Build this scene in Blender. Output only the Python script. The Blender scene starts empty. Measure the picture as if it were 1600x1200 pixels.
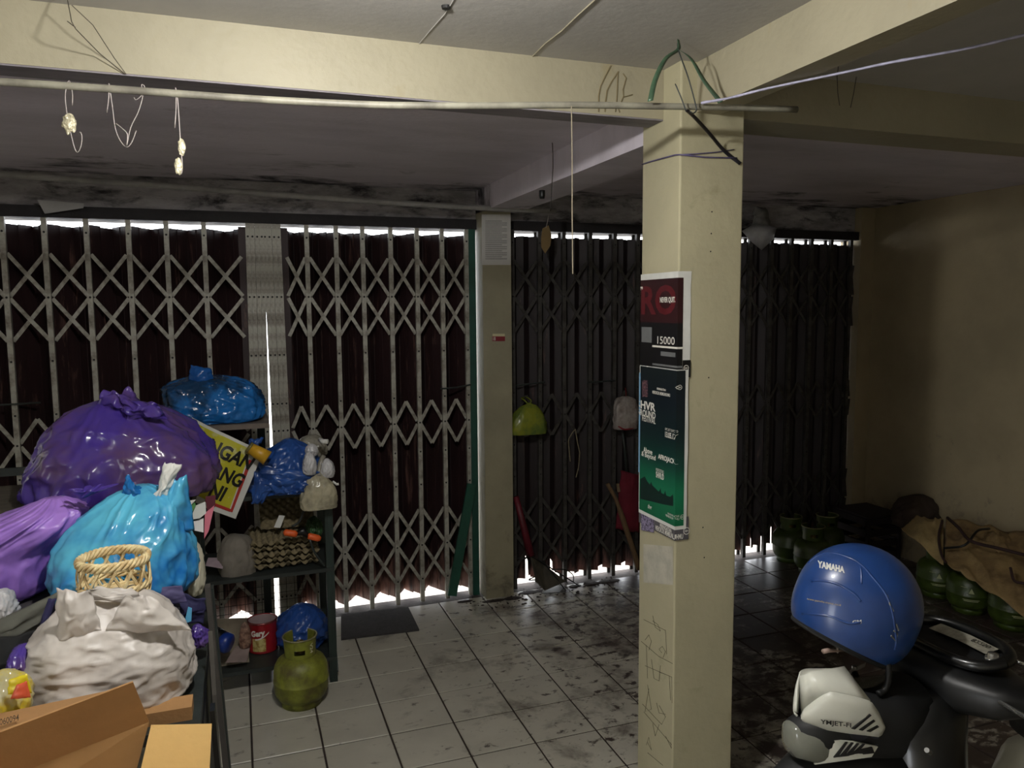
import bpy, math, random
import numpy as np
from mathutils import Vector, Matrix, noise
random.seed(7)
C = bpy.context.scene.collection
PI = math.pi
# ------------------------------------------------------------------ camera
YAW, PITCH, ROLL, FPX, EYE = 19.6, 5.6, 0.45, 1200.0, 1.95
_y, _p, _r = (math.radians(a) for a in (YAW, PITCH, ROLL))
W_ = Vector((math.sin(_y)*math.cos(_p), math.cos(_y)*math.cos(_p), -math.sin(_p)))
_rt = Vector((math.cos(_y), -math.sin(_y), 0)); _up = _rt.cross(W_)
R_ = _rt*math.cos(_r) - _up*math.sin(_r); U_ = _up*math.cos(_r) + _rt*math.sin(_r)
EYEP = Vector((0, 0, EYE))
cam = bpy.data.cameras.new('camera'); camo = bpy.data.objects.new('camera', cam); C.objects.link(camo)
cam.sensor_width = 36; cam.lens = 36*FPX/1600; cam.clip_start = .05
m = Matrix((R_, U_, -W_)).transposed().to_4x4(); m.translation = EYEP; camo.matrix_world = m
bpy.context.scene.camera = camo
# ------------------------------------------------------------------ world, exposure
wd = bpy.data.worlds.new('World'); bpy.context.scene.world = wd; wd.use_nodes = True
wd.node_tree.nodes['Background'].inputs[0].default_value = (.93, .96, 1.0, 1)
wd.node_tree.nodes['Background'].inputs[1].default_value = 9.0
vs = bpy.context.scene.view_settings
vs.view_transform = 'Standard'; vs.look = 'None'; vs.exposure = 0.0; vs.gamma = 1.0; vs.use_curve_mapping = False
LAMP = Vector((.2, 1.48, 2.672)); LAMP_STRENGTH = 1650
# ------------------------------------------------------------------ layout helpers (plan positions measured at a known depth or height)
def _ray(x, y): return W_ + R_*((x-800)/FPX) + U_*((600-y)/FPX)
def PZ(x, y, z=0): d = _ray(x, y); return EYEP + d*((z-EYE)/d.z)
def PY(x, y, Y): d = _ray(x, y); return EYEP + d*(Y/d.y)
def PX(x, y, X): d = _ray(x, y); return EYEP + d*(X/d.x)
# ------------------------------------------------------------------ materials
def lin(c):
    o = []
    for v in c:
        v /= 255.0; o.append(v/12.92 if v <= .04045 else ((v+.055)/1.055)**2.4)
    return (*o, 1)
MATS = {}
def M(name, col, rough=.6, var=.25, scale=8, bump=0.0, bscale=None, metal=0, spec=.5, col2=None, lo=.4, hi=.65, world=False, stretch=None, transl=0, coat=0, alpha=1, detail=6, transm=0, ridged=False):
    if name in MATS: return MATS[name]
    mt = bpy.data.materials.new(name); mt.use_nodes = True; nt = mt.node_tree; N = nt.nodes; L = nt.links
    b = N['Principled BSDF']; out = N['Material Output']
    b.inputs['Roughness'].default_value = rough; b.inputs['Metallic'].default_value = metal
    b.inputs['Specular IOR Level'].default_value = spec; b.inputs['Coat Weight'].default_value = coat
    b.inputs['Coat Roughness'].default_value = .1; b.inputs['Alpha'].default_value = alpha
    b.inputs['Transmission Weight'].default_value = transm
    c1 = lin(col); c2 = lin(col2) if col2 else tuple([v*(1-var) for v in c1[:3]] + [1])
    if world: src = N.new('ShaderNodeNewGeometry').outputs['Position']
    else: src = N.new('ShaderNodeTexCoord').outputs['Object']
    if stretch:
        mp = N.new('ShaderNodeMapping'); mp.inputs['Scale'].default_value = stretch; L.new(src, mp.inputs[0]); src = mp.outputs[0]
    nz = N.new('ShaderNodeTexNoise'); nz.inputs['Scale'].default_value = scale; nz.inputs['Detail'].default_value = detail
    nz.inputs['Roughness'].default_value = .62; L.new(src, nz.inputs['Vector'])
    mr = N.new('ShaderNodeMapRange'); mr.inputs[1].default_value = lo; mr.inputs[2].default_value = hi; L.new(nz.outputs[0], mr.inputs[0])
    mx = N.new('ShaderNodeMix'); mx.data_type = 'RGBA'; mx.inputs[6].default_value = c1; mx.inputs[7].default_value = c2
    L.new(mr.outputs[0], mx.inputs[0]); L.new(mx.outputs[2], b.inputs['Base Color'])
    if bump:
        n2 = N.new('ShaderNodeTexNoise'); n2.inputs['Scale'].default_value = bscale or scale*4; n2.inputs['Detail'].default_value = 4
        if ridged: n2.noise_type = 'RIDGED_MULTIFRACTAL'; n2.inputs['Detail'].default_value = 2
        L.new(src, n2.inputs['Vector'])
        bp = N.new('ShaderNodeBump'); bp.inputs['Strength'].default_value = bump; bp.inputs['Distance'].default_value = .01
        L.new(n2.outputs[0], bp.inputs['Height']); L.new(bp.outputs[0], b.inputs['Normal'])
    if transl:
        tr = N.new('ShaderNodeBsdfTranslucent'); L.new(mx.outputs[2], tr.inputs[0])
        ms = N.new('ShaderNodeMixShader'); ms.inputs[0].default_value = transl
        L.new(b.outputs[0], ms.inputs[1]); L.new(tr.outputs[0], ms.inputs[2]); L.new(ms.outputs[0], out.inputs[0])
    MATS[name] = mt; mt['mix'] = 1
    return mt
def extra_layer(mt, col, scale, lo, hi, stretch=None, axis=None, a0=0, a1=1):
    """stain or painted glow layer with its own shape: noise threshold, optionally heavier towards one end of the place (axis)"""
    nt = mt.node_tree; N = nt.nodes; L = nt.links; b = N['Principled BSDF']
    old = b.inputs['Base Color'].links[0].from_socket
    geo = N.new('ShaderNodeNewGeometry'); src = geo.outputs['Position']
    if stretch:
        mp = N.new('ShaderNodeMapping'); mp.inputs['Scale'].default_value = stretch; L.new(src, mp.inputs[0]); src = mp.outputs[0]
    nz = N.new('ShaderNodeTexNoise'); nz.inputs['Scale'].default_value = scale; nz.inputs['Detail'].default_value = 8; nz.inputs['Roughness'].default_value = .68
    nz.inputs['Distortion'].default_value = .3
    L.new(src, nz.inputs['Vector']); val = nz.outputs[0]
    if axis is not None:
        sp = N.new('ShaderNodeSeparateXYZ'); L.new(geo.outputs['Position'], sp.inputs[0])
        m1 = N.new('ShaderNodeMapRange'); m1.inputs[1].default_value = a0; m1.inputs[2].default_value = a1; m1.inputs[3].default_value = -.16; m1.inputs[4].default_value = .12
        L.new(sp.outputs[axis], m1.inputs[0])
        ad = N.new('ShaderNodeMath'); ad.operation = 'ADD'; L.new(val, ad.inputs[0]); L.new(m1.outputs[0], ad.inputs[1]); val = ad.outputs[0]
    mr = N.new('ShaderNodeMapRange'); mr.inputs[1].default_value = lo; mr.inputs[2].default_value = hi; L.new(val, mr.inputs[0])
    mx = N.new('ShaderNodeMix'); mx.data_type = 'RGBA'; mx.inputs[7].default_value = lin(col)
    L.new(old, mx.inputs[6]); L.new(mr.outputs[0], mx.inputs[0]); L.new(mx.outputs[2], b.inputs['Base Color'])
def EM(name, col, strength):
    mt = bpy.data.materials.new(name); mt.use_nodes = True; nt = mt.node_tree
    e = nt.nodes.new('ShaderNodeEmission'); e.inputs[0].default_value = lin(col); e.inputs[1].default_value = strength
    nt.links.new(e.outputs[0], nt.nodes['Material Output'].inputs[0]); return mt
cream = M('cream_paint', (158, 151, 128), .55, .12, 2.2, .25, 30, world=True)
extra_layer(cream, (150, 138, 105), 5, .60, .78)
col_paint = M('column_paint', (180, 173, 143), .5, .12, 2.5, .25, 25, world=True)
extra_layer(col_paint, (135, 128, 95), 4.5, .60, .80)
pier_m = M('grimy_pier_paint', (150, 144, 120), .6, .2, 3, .3, 25, world=True)
extra_layer(pier_m, (84, 74, 60), 5, .56, .74, None, 2, 1.2, -.1)
ceil_m = M('ceiling_paint', (180, 177, 172), .75, .15, 1.4, .10, 40, world=True)
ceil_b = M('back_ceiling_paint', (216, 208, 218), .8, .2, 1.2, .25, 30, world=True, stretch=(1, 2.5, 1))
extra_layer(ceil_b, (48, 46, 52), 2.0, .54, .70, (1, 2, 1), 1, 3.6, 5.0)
lintel_m = M('sooty_plaster', (160, 156, 158), .85, .45, 5, .4, 30, world=True, stretch=(1, 1, 3))
extra_layer(lintel_m, (45, 42, 45), 4, .5, .65, (1, 1, 3))
wall_m = M('ochre_wall_paint', (168, 154, 124), .7, .2, 1.5, .2, 25, world=True)
extra_layer(wall_m, (96, 90, 86), 3.5, .55, .72, None, 2, 1.6, -.3)
wall_c = M('cream_wall_paint', (224, 218, 200), .7, .1, 1.5, .1, 25, world=True)
tile_m = M('floor_tile_glaze', (188, 184, 170), .33, .15, 3, .06, 20, world=True)
extra_layer(tile_m, (78, 66, 60), 3.2, .50, .70, None, 0, -.4, 2.9)
extra_layer(tile_m, (88, 78, 70), 9.0, .60, .72, (1, 1.5, 1))
extra_layer(tile_m, (66, 55, 50), 13.0, .55, .62, (1, 1.3, 1), 0, -.2, 3.0)
extra_layer(tile_m, (58, 48, 44), 2.6, .57, .66, None, 0, .4, 3.0)
grout_m = M('dirty_grout', (62, 52, 46), .9, .4, 12, .3, world=True)
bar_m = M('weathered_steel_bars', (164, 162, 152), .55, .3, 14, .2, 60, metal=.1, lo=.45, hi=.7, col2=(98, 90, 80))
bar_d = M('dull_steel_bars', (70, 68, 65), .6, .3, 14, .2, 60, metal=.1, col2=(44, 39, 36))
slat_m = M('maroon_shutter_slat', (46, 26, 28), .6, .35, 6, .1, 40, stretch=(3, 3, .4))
extra_layer(slat_m, (150, 112, 100), 6, .42, .66, (3, 3, .5), 2, .40, -.02)  # lighter slat feet: daylight glow of the bottom gap painted into the colour
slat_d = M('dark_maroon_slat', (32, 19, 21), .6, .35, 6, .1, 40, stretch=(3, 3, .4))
extra_layer(slat_d, (140, 100, 90), 6, .46, .70, (3, 3, .5), 2, .32, -.02)  # same painted daylight glow on the feet of the dark slats
rivet_m = M('dark_rivet', (14, 13, 13), .7, .2)
teal_m = M('teal_paint', (22, 74, 62), .5, .3, 9)
grey_pipe = M('grey_white_pipe', (140, 137, 122), .5, .25, 9, col2=(104, 100, 90))
black_p = M('black_plastic', (14, 15, 16), .38, .3, 20)
dark_metal = M('dark_rack_metal', (44, 50, 48), .5, .35, 12, .1)
concrete = M('pale_concrete', (190, 182, 170), .85, .2, 2, world=True)
paper_w = M('white_paper', (214, 214, 208), .8, .12, 9)
print_w = M('white_print', (225, 222, 212), .7, .05)
# ------------------------------------------------------------------ mesh builder
class MB:
    def __init__(s): s.v = []; s.f = []; s.mi = []; s.cur = 0
    def add(s, vs_, fs): o = len(s.v); s.v += [Vector(v) for v in vs_]; s.f += [tuple(i+o for i in f) for f in fs]; s.mi += [s.cur]*len(fs); return s
    def box(s, a, b, M4=None):
        x0, y0, z0 = a; x1, y1, z1 = b
        vs_ = [Vector(p) for p in ((x0,y0,z0),(x1,y0,z0),(x1,y1,z0),(x0,y1,z0),(x0,y0,z1),(x1,y0,z1),(x1,y1,z1),(x0,y1,z1))]
        if M4: vs_ = [M4 @ v for v in vs_]
        return s.add(vs_, [(3,2,1,0),(4,5,6,7),(0,1,5,4),(1,2,6,5),(2,3,7,6),(3,0,4,7)])
    def bar(s, p, q, w, t, up=(0,0,1)):
        p = Vector(p); q = Vector(q); d = (q-p); L = d.length; d.normalize()
        u = Vector(up); sd = d.cross(u)
        if sd.length < 1e-4: sd = d.cross(Vector((1,0,0)))
        sd.normalize(); n = sd.cross(d)
        vs_ = [p+sd*a+n*b for a, b in ((-w/2,-t/2),(w/2,-t/2),(w/2,t/2),(-w/2,t/2))] + [q+sd*a+n*b for a, b in ((-w/2,-t/2),(w/2,-t/2),(w/2,t/2),(-w/2,t/2))]
        return s.add(vs_, [(3,2,1,0),(4,5,6,7),(0,1,5,4),(1,2,6,5),(2,3,7,6),(3,0,4,7)])
    def tube(s, pts, r, n=8, cap=True):
        pts = [Vector(p) for p in pts]; k = len(pts); rs = r if isinstance(r, (list, tuple)) else [r]*k
        up = None; vs_ = []
        for i, p in enumerate(pts):
            d = (pts[min(i+1, k-1)]-pts[max(i-1, 0)])
            if d.length < 1e-9: d = Vector((0,0,1))
            d.normalize()
            if up is None: up = Vector((0,0,1)) if abs(d.z) < .9 else Vector((1,0,0))
            sd = d.cross(up); 
            if sd.length < 1e-5: sd = d.orthogonal()
            sd.normalize(); up = sd.cross(d).normalized()
            vs_ += [p + (sd*math.cos(2*PI*j/n) + up*math.sin(2*PI*j/n))*rs[i] for j in range(n)]
        fs = [(i*n+j, i*n+(j+1)%n, (i+1)*n+(j+1)%n, (i+1)*n+j) for i in range(k-1) for j in range(n)]
        if cap: fs += [tuple(range(n-1, -1, -1)), tuple((k-1)*n+j for j in range(n))]
        return s.add(vs_, fs)
    def lathe(s, prof, n=32, c=(0,0,0), a0=0, a1=2*PI, sx=1, sy=1):
        c = Vector(c); full = abs(a1-a0-2*PI) < 1e-6; cols = n if full else n+1; vs_ = []
        for r, z in prof:
            for j in range(cols):
                a = a0+(a1-a0)*j/n; vs_.append(c+Vector((r*math.cos(a)*sx, r*math.sin(a)*sy, z)))
        fs = [(i*cols+j, i*cols+(j+1)%cols, (i+1)*cols+(j+1)%cols, (i+1)*cols+j) for i in range(len(prof)-1) for j in range(n)]
        return s.add(vs_, fs)
    def prism(s, poly, off):
        """planar polygon (list of 3D points) extruded by vector off"""
        off = Vector(off); k = len(poly); vs_ = [Vector(p) for p in poly]; vs_ += [v+off for v in vs_]
        return s.add(vs_, [tuple(range(k-1, -1, -1)), tuple(range(k, 2*k))] + [(i, (i+1)%k, k+(i+1)%k, k+i) for i in range(k)])
    def loft(s, rings, cap=True):
        n = len(rings[0]); vs_ = [Vector(p) for r in rings for p in r]
        fs = [(i*n+j, i*n+(j+1)%n, (i+1)*n+(j+1)%n, (i+1)*n+j) for i in range(len(rings)-1) for j in range(n)]
        if cap: fs += [tuple(range(n-1, -1, -1)), tuple((len(rings)-1)*n+j for j in range(n))]
        return s.add(vs_, fs)
    def grid(s, fn, nu, nv):
        vs_ = [fn(i/nu, j/nv) for j in range(nv+1) for i in range(nu+1)]
        return s.add(vs_, [(j*(nu+1)+i, j*(nu+1)+i+1, (j+1)*(nu+1)+i+1, (j+1)*(nu+1)+i) for j in range(nv) for i in range(nu)])
    def build(s, name, mat, parent=None, smooth=False, solid=0, bevel=0):
        mats = mat if isinstance(mat, (list, tuple)) else [mat]
        if parent is not None: org = parent_loc(parent)
        else:
            xs = [v.x for v in s.v]; ys = [v.y for v in s.v]; zs = [v.z for v in s.v]
            org = Vector(((min(xs)+max(xs))/2, (min(ys)+max(ys))/2, min(zs)))
        me = bpy.data.meshes.new(name); me.from_pydata([tuple(v-org) for v in s.v], [], s.f)
        for mm in mats: me.materials.append(mm)
        me.polygons.foreach_set('material_index', s.mi)
        if smooth: me.polygons.foreach_set('use_smooth', [True]*len(me.polygons))
        me.update(); o = bpy.data.objects.new(name, me); C.objects.link(o)
        if parent is not None: o.parent = parent
        else: o.location = org
        if solid:
            md = o.modifiers.new('thick', 'SOLIDIFY'); md.thickness = solid; md.offset = 0
        if bevel:
            md = o.modifiers.new('bev', 'BEVEL'); md.width = bevel; md.segments = 2
        return o
def parent_loc(o):
    v = Vector(o.location); p = o.parent
    while p is not None: v += Vector(p.location); p = p.parent
    return v
def tag(o, label, cat=None, group=None, kind=None):
    if label: o['label'] = label
    if cat: o['category'] = cat
    if group: o['group'] = group
    if kind: o['kind'] = kind
    return o
def thing(name, label, cat, loc, group=None, kind=None):
    o = bpy.data.objects.new(name, None); C.objects.link(o); o.location = loc; o.empty_display_size = .1
    return tag(o, label, cat, group, kind)
def inst(name, me, parent, loc, rot=None):
    o = bpy.data.objects.new(name, me); C.objects.link(o); o.parent = parent; o.location = Vector(loc)-parent_loc(parent)
    if rot is not None: o.rotation_euler = rot
    return o
def mesh_of(mb, name, mat):
    me = bpy.data.meshes.new(name); me.from_pydata([tuple(v) for v in mb.v], [], mb.f)
    for mm in (mat if isinstance(mat, (list, tuple)) else [mat]): me.materials.append(mm)
    me.polygons.foreach_set('material_index', mb.mi); me.update(); return me
def copy_tree(o, parent=None):
    c = o.copy(); C.objects.link(c); c.parent = parent
    for ch in list(o.children): copy_tree(ch, c)
    return c
def sm(x, a, b): t = min(1, max(0, (x-a)/(b-a))); return t*t*(3-2*t)
def spline(ctrl, n):
    out = []; k = len(ctrl)
    P = [np.array(c, float) for c in ctrl]; P = [2*P[0]-P[1]] + P + [2*P[-1]-P[-2]]
    for i in range(k-1):
        for j in range(n):
            t = j/n; a, b, c, d = P[i:i+4]
            out.append(.5*((2*b)+(c-a)*t+(2*a-5*b+4*c-d)*t*t+(3*b-a-3*c+d)*t**3))
    out.append(P[-2]); return [Vector(p) if len(p) == 3 else tuple(p) for p in out]
def text2d(s, bold=0.0):
    cu = bpy.data.curves.new('txt', 'FONT'); cu.body = s; cu.offset = bold; cu.resolution_u = 3
    o = bpy.data.objects.new('txt', cu); C.objects.link(o)
    dg = bpy.context.evaluated_depsgraph_get(); me = o.evaluated_get(dg).to_mesh()
    v = [(p.co.x, p.co.y) for p in me.vertices]; f = [tuple(p.vertices) for p in me.polygons]
    o.evaluated_get(dg).to_mesh_clear(); bpy.data.objects.remove(o); bpy.data.curves.remove(cu)
    xs = [a for a, b in v]; ys = [b for a, b in v]
    x0, x1, y0, y1 = min(xs), max(xs), min(ys), max(ys)
    return [((a-x0)/(x1-x0), (b-y0)/(y1-y0)) for a, b in v], f
def put_text(mb, s, fn, bold=0.0):
    """fn maps (0..1, 0..1) to a point in space"""
    v, f = text2d(s, bold); mb.add([fn(a, b) for a, b in v], f)

# ================================================================== THE SETTING
ROOM = dict(x0=-2.6, x1=4.8, y0=-1.6, yg=4.93, zc=2.81, zb=2.72)
# floor: a slab with each tile in view laid on it
TX, TY, TX0, TY0 = .302, .2955, .590, 4.254
fl = thing('floor', 'dirty pale square floor tiles with dark grout, muddier to the right', 'floor', (1.1, 1.7, -.02), kind='structure')
MB().box((-2.6, -1.6, -.06), (4.8, 5.0, -.005)).build('screed', grout_m, fl)
tm = MB(); g = .0045
b = .0025
tm.add([(-TX/2+g, -TY/2+g, -.006), (TX/2-g, -TY/2+g, -.006), (TX/2-g, TY/2-g, -.006), (-TX/2+g, TY/2-g, -.006),
        (-TX/2+g, -TY/2+g, -b), (TX/2-g, -TY/2+g, -b), (TX/2-g, TY/2-g, -b), (-TX/2+g, TY/2-g, -b),
        (-TX/2+g+b, -TY/2+g+b, 0), (TX/2-g-b, -TY/2+g+b, 0), (TX/2-g-b, TY/2-g-b, 0), (-TX/2+g+b, TY/2-g-b, 0)],
       [(0,1,5,4),(1,2,6,5),(2,3,7,6),(3,0,4,7),(4,5,9,8),(5,6,10,9),(6,7,11,10),(7,4,8,11),(8,9,10,11)])
tme = mesh_of(tm, 'floor_tile', tile_m); rest = MB()
for i in range(-11, 15):
    for j in range(-20, 3):
        cx = TX0+(i+.5)*TX; cy = TY0+(j+.5)*TY
        if cx-TX/2 < -2.62 or cx+TX/2 > 4.83 or cy-TY/2 < -1.6 or cy > 4.95: continue
        d = (Vector((cx, cy, 0))-EYEP); zz = d.dot(W_)
        px = 800+FPX*d.dot(R_)/zz if zz > .2 else -999; py = 600-FPX*d.dot(U_)/zz if zz > .2 else 9999
        if 250 < px < 1750 and 840 < py < 1320:
            inst('floor_tile', tme, fl, (cx, cy, random.uniform(-.0008, .0008)), (random.uniform(-.002, .002), random.uniform(-.002, .002), random.uniform(-.003, .003)))
        else:
            rest.add([v+Vector((cx, cy, 0)) for v in tm.v], tm.f)
tag(rest.build('outlying_tiles', tile_m, fl), None, kind='stuff')

tag(MB().box((-2.75, -1.75, 2.81), (4.95, 2.6, 2.95)).build('ceiling', ceil_m), 'pale grey plaster ceiling above the front bay', 'ceiling', kind='structure')
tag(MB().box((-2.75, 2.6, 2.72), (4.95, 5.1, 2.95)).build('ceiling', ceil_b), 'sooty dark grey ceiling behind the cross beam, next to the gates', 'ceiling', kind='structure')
cs = bpy.data.objects['ceiling']
# hairline seam, chips and nail hole of the front ceiling
sc_ = [PZ(x, y, 2.808) for x, y in ((935, -5), (905, 22), (878, 48), (852, 68), (832, 88))]
MB().tube(sc_, .0022, 6).build('plaster_seam', cream, cs)
sc_ = [PZ(x, y, 2.808) for x, y in ((715, -10), (695, 22), (672, 48), (655, 68))]
MB().tube(sc_, .0016, 6).build('plaster_seam', ceil_m, cs)
MB().lathe([(.0, .0), (.012, .0), (.014, .008)], 12, PZ(697, 14, 2.802)).build('nail_hole', rivet_m, cs)
tag(MB().box((4.8, -1.6, -.02), (4.95, 5.1, 2.95)).build('wall_right', wall_m), 'dim ochre plaster wall on the right, grimy near the floor', 'wall', kind='structure')
wl = thing('wall_left', 'cream plaster wall on the left outside the picture, with a doorway added for fill daylight', 'wall', (-2.68, 1.7, 0), kind='structure')
for a_, b_ in (((-2.75, -1.75, -.02), (-2.6, -.80, 2.95)), ((-2.75, .10, -.02), (-2.6, 5.1, 2.95)), ((-2.75, -.80, 2.12), (-2.6, .10, 2.95))):  # sections leave an unseen doorway, added to let in fill daylight
    MB().box(a_, b_).build('wall_section', wall_c, wl)
tag(MB().box((-2.6, -1.75, -.02), (4.95, -1.6, 2.95)).build('wall_front', wall_c), 'cream plaster wall behind the photographer', 'wall', kind='structure')
tag(MB().box((-12, -8, -.3), (-2.75, 5, -.03)).build('ground', concrete), 'pale concrete yard behind the added doorway', 'ground', kind='structure')
wb = thing('wall_back', 'sooty lintel wall above the folding gates with a square pier', 'wall', (1.6, 4.93, 0), kind='structure')
MB().box((-2.6, 4.93, 2.535), (1.5, 5.1, 2.74)).build('lintel', lintel_m, wb)
MB().box((1.5, 4.93, 2.535), (4.8, 5.1, 2.74)).build('lintel', lintel_m, wb)
MB().box((1.51, 4.79, 0), (1.706, 4.95, 2.60)).build('pier', pier_m, wb)
MB().box((1.512, 4.95, 0), (1.755, 5.08, 2.72)).build('pier_core', pier_m, wb)
MB().box((4.665, 4.86, 0), (4.8, 5.08, 2.72)).build('corner_pier', wall_m, wb)
# guide track under the lintel, in lengths that leave slits of daylight
track_m = M('grimy_track', (34, 31, 33), .8, .4, 10, .3)
for x0, x1 in ((-2.6, 1.5), (1.76, 3.9), (3.9, 4.68)):
    MB().box((x0, 4.88, 2.468), (x1, 5.09, 2.532)).build('guide_track', track_m, wb)
# outside ground
tag(MB().box((-8, 5.0, -.3), (10, 14, -.03)).build('ground', concrete), 'pale concrete street outside the gates', 'ground', kind='structure')

# ------------------------------------------------------------------ beams and column
tag(MB().box((-2.6, 2.537, 2.635), (1.51, 2.65, 2.82)).build('ceiling_beam', cream), 'long cream painted beam running across from the left to the column', 'beam', kind='structure')
bm_x = bpy.data.objects['ceiling_beam']
# under side of that beam is bare grey plaster
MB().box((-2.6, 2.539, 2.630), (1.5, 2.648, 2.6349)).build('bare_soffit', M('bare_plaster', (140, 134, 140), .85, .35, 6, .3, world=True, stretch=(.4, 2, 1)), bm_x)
tag(MB().box((1.76, 2.44, 2.635), (4.8, 2.65, 2.82)).build('ceiling_beam', cream), 'beam running from the column to the dark right wall', 'beam', kind='structure')
tag(MB().box((1.565, -1.6, 2.637), (1.66, 2.43, 2.82)).build('ceiling_beam', cream), 'cream beam running from the column forward over the scooter', 'beam', kind='structure')
tag(MB().box((1.51, 2.66, 2.575), (1.755, 4.94, 2.74)).build('ceiling_beam', ceil_b), 'grey beam running back from the column to the gate pier', 'beam', kind='structure')
colm = thing('column', 'square cream concrete column in the middle with posters pasted on', 'column', (1.634, 2.555, 0), kind='structure')
cb = MB()
cb.add([(1.5, 2.42, 0), (1.768, 2.42, 0), (1.768, 2.69, 0), (1.5, 2.69, 0), (1.5, 2.42, 2.82), (1.768, 2.42, 2.82), (1.768, 2.69, 2.82), (1.5, 2.69, 2.82)],
       [(3,2,1,0),(4,5,6,7),(0,1,5,4),(1,2,6,5),(2,3,7,6),(3,0,4,7)])
cb.build('shaft', col_paint, colm, bevel=.006)
# pencilled scribbles low on the left side, nail holes, dirt trails
def LF(px, py, e=.0012): p = PX(px, py, 1.5); return Vector((1.5-e, min(2.685, max(2.425, p.y)), p.z))
def FF(px, py, e=.0012): p = PY(px, py, 2.42); return Vector((p.x, 2.42-e, p.z))
ink = M('pencil_line', (70, 64, 48), .8, .2)
gr = MB()
for line in (((1006, 968), (1040, 985), (1042, 1022)), ((1020, 962), (1024, 980), (1032, 986), (1028, 976), (1020, 970)), ((1008, 1000), (1014, 992), (1018, 1002), (1014, 1016)), ((1002, 1002), (1030, 1026), (1055, 1040)),
             ((1034, 1020), (1030, 1014), (1035, 1010), (1040, 1018), (1036, 1028)), ((1010, 1008), (1012, 1060)), ((1008, 1040), (1050, 1058), (1052, 1100)), ((1018, 1030), (1022, 1060), (1030, 1064), (1032, 1040)), ((1030, 1050), (1046, 1056), (1048, 1094)),
             ((1012, 1070), (1018, 1108), (1008, 1112), (1014, 1076)), ((1004, 1100), (1034, 1132), (1040, 1120), (1030, 1102)), ((1026, 1098), (1030, 1114), (1040, 1116)), ((1020, 1130), (1024, 1150), (1030, 1132)), ((1012, 1160), (1018, 1172), (1014, 1152), (1010, 1164)), ((1040, 1150), (1052, 1172), (1048, 1160)), ((1006, 1112), (1052, 1166)), ((1012, 1176), (1036, 1196))):
    gr.tube([LF(x, y, .0005) for x, y in line], .0009, 5)
gr.build('pencil_scribble', ink, colm)
nh = MB()
for x, y in ((1110, 393), (1111, 365), (1107, 590), (1098, 824), (1112, 331), (1100, 871)):
    p = FF(x, y, 0); nh.lathe([(.0, 0), (.003, 0)], 8); 
    for k in range(len(nh.v)-16, len(nh.v)): v = nh.v[k]; nh.v[k] = Vector((p.x+v.x, 2.4185, p.z+v.y))
nh.build('nail_hole', rivet_m, colm)
pp = MB(); pp.grid(lambda a, b: LF(1006+a*46, 850+b*60+a*4, .0015), 3, 3); pp.build('torn_paper', M('torn_pasted_paper', (188, 184, 168), .8, .2, 20), colm)

# ------------------------------------------------------------------ posters wrapped round the column corner
def WR(u, z, e=.003):
    if u < 0: return Vector((1.5-u, 2.69+e, z))
    if u <= .27: return Vector((1.5-e, 2.69-u, z)) if u < .268 else Vector((1.5-e, 2.42-e, z))
    return Vector((1.5+(u-.27), 2.42-e, z))
def ul(px, py=600): return 2.69-PX(px, py, 1.5).y
def uf(px, py=600): return .27+PY(px, py, 2.42).x-1.5
def zc(y): return PX(1058, y, 1.5).z
def wrap_sheet(mb, u0, u1, z0, z1, e, edge=None):
    us = sorted(set([u0, u1] + [u for u in (.05, .1, .15, .2, .25, .27, .29) if u0 < u < u1])); nz = 6
    vs_ = []; fs = []
    for j in range(nz+1):
        for u in us:
            uu = u
            if edge and u == u1: uu = u1+edge*noise.noise(Vector((j*.9, u, z0*9)))
            vs_.append(WR(uu, z0+(z1-z0)*j/nz, e))
    k = len(us)
    for j in range(nz):
        for i in range(k-1): fs.append((j*k+i, j*k+i+1, (j+1)*k+i+1, (j+1)*k+i))
    mb.add(vs_, fs); return mb
def wtext(mb, s, px0, px1, y0, y1, e, bold=.0, side='l'):
    ym = (y0+y1)/2
    if side == 'l': u0, u1 = ul(px0, ym), ul(px1, ym); zt = PX((px0+px1)/2, y0, 1.5).z; zb_ = PX((px0+px1)/2, y1, 1.5).z
    else: u0, u1 = uf(px0, ym), uf(px1, ym); zt = PY((px0+px1)/2, y0, 2.42).z; zb_ = PY((px0+px1)/2, y1, 2.42).z
    put_text(mb, s, lambda a, b: WR(u0+(u1-u0)*a, zb_+(zt-zb_)*b, e), bold)
def wrect(mb, px0, px1, y0, y1, e, s0='l', s1='l'):
    u0 = ul(px0, (y0+y1)/2) if s0 == 'l' else uf(px0, (y0+y1)/2); u1 = ul(px1, (y0+y1)/2) if s1 == 'l' else uf(px1, (y0+y1)/2)
    xm = min(1058, (px0+px1)/2); zt = PX(xm, y0, 1.5).z; zb_ = PX(xm, y1, 1.5).z
    return wrap_sheet(mb, u0, u1, zb_, zt, e)
maroon_pr = M('maroon_print', (92, 22, 30), .5, .3, 10); black_pr = M('black_print', (18, 17, 19), .45, .2, 10); grey_pr = M('grey_print', (110, 112, 112), .5, .2, 10)
darkmar = M('dark_maroon_print', (46, 14, 18), .5, .4, 6)
ug = uf(1077)
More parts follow.
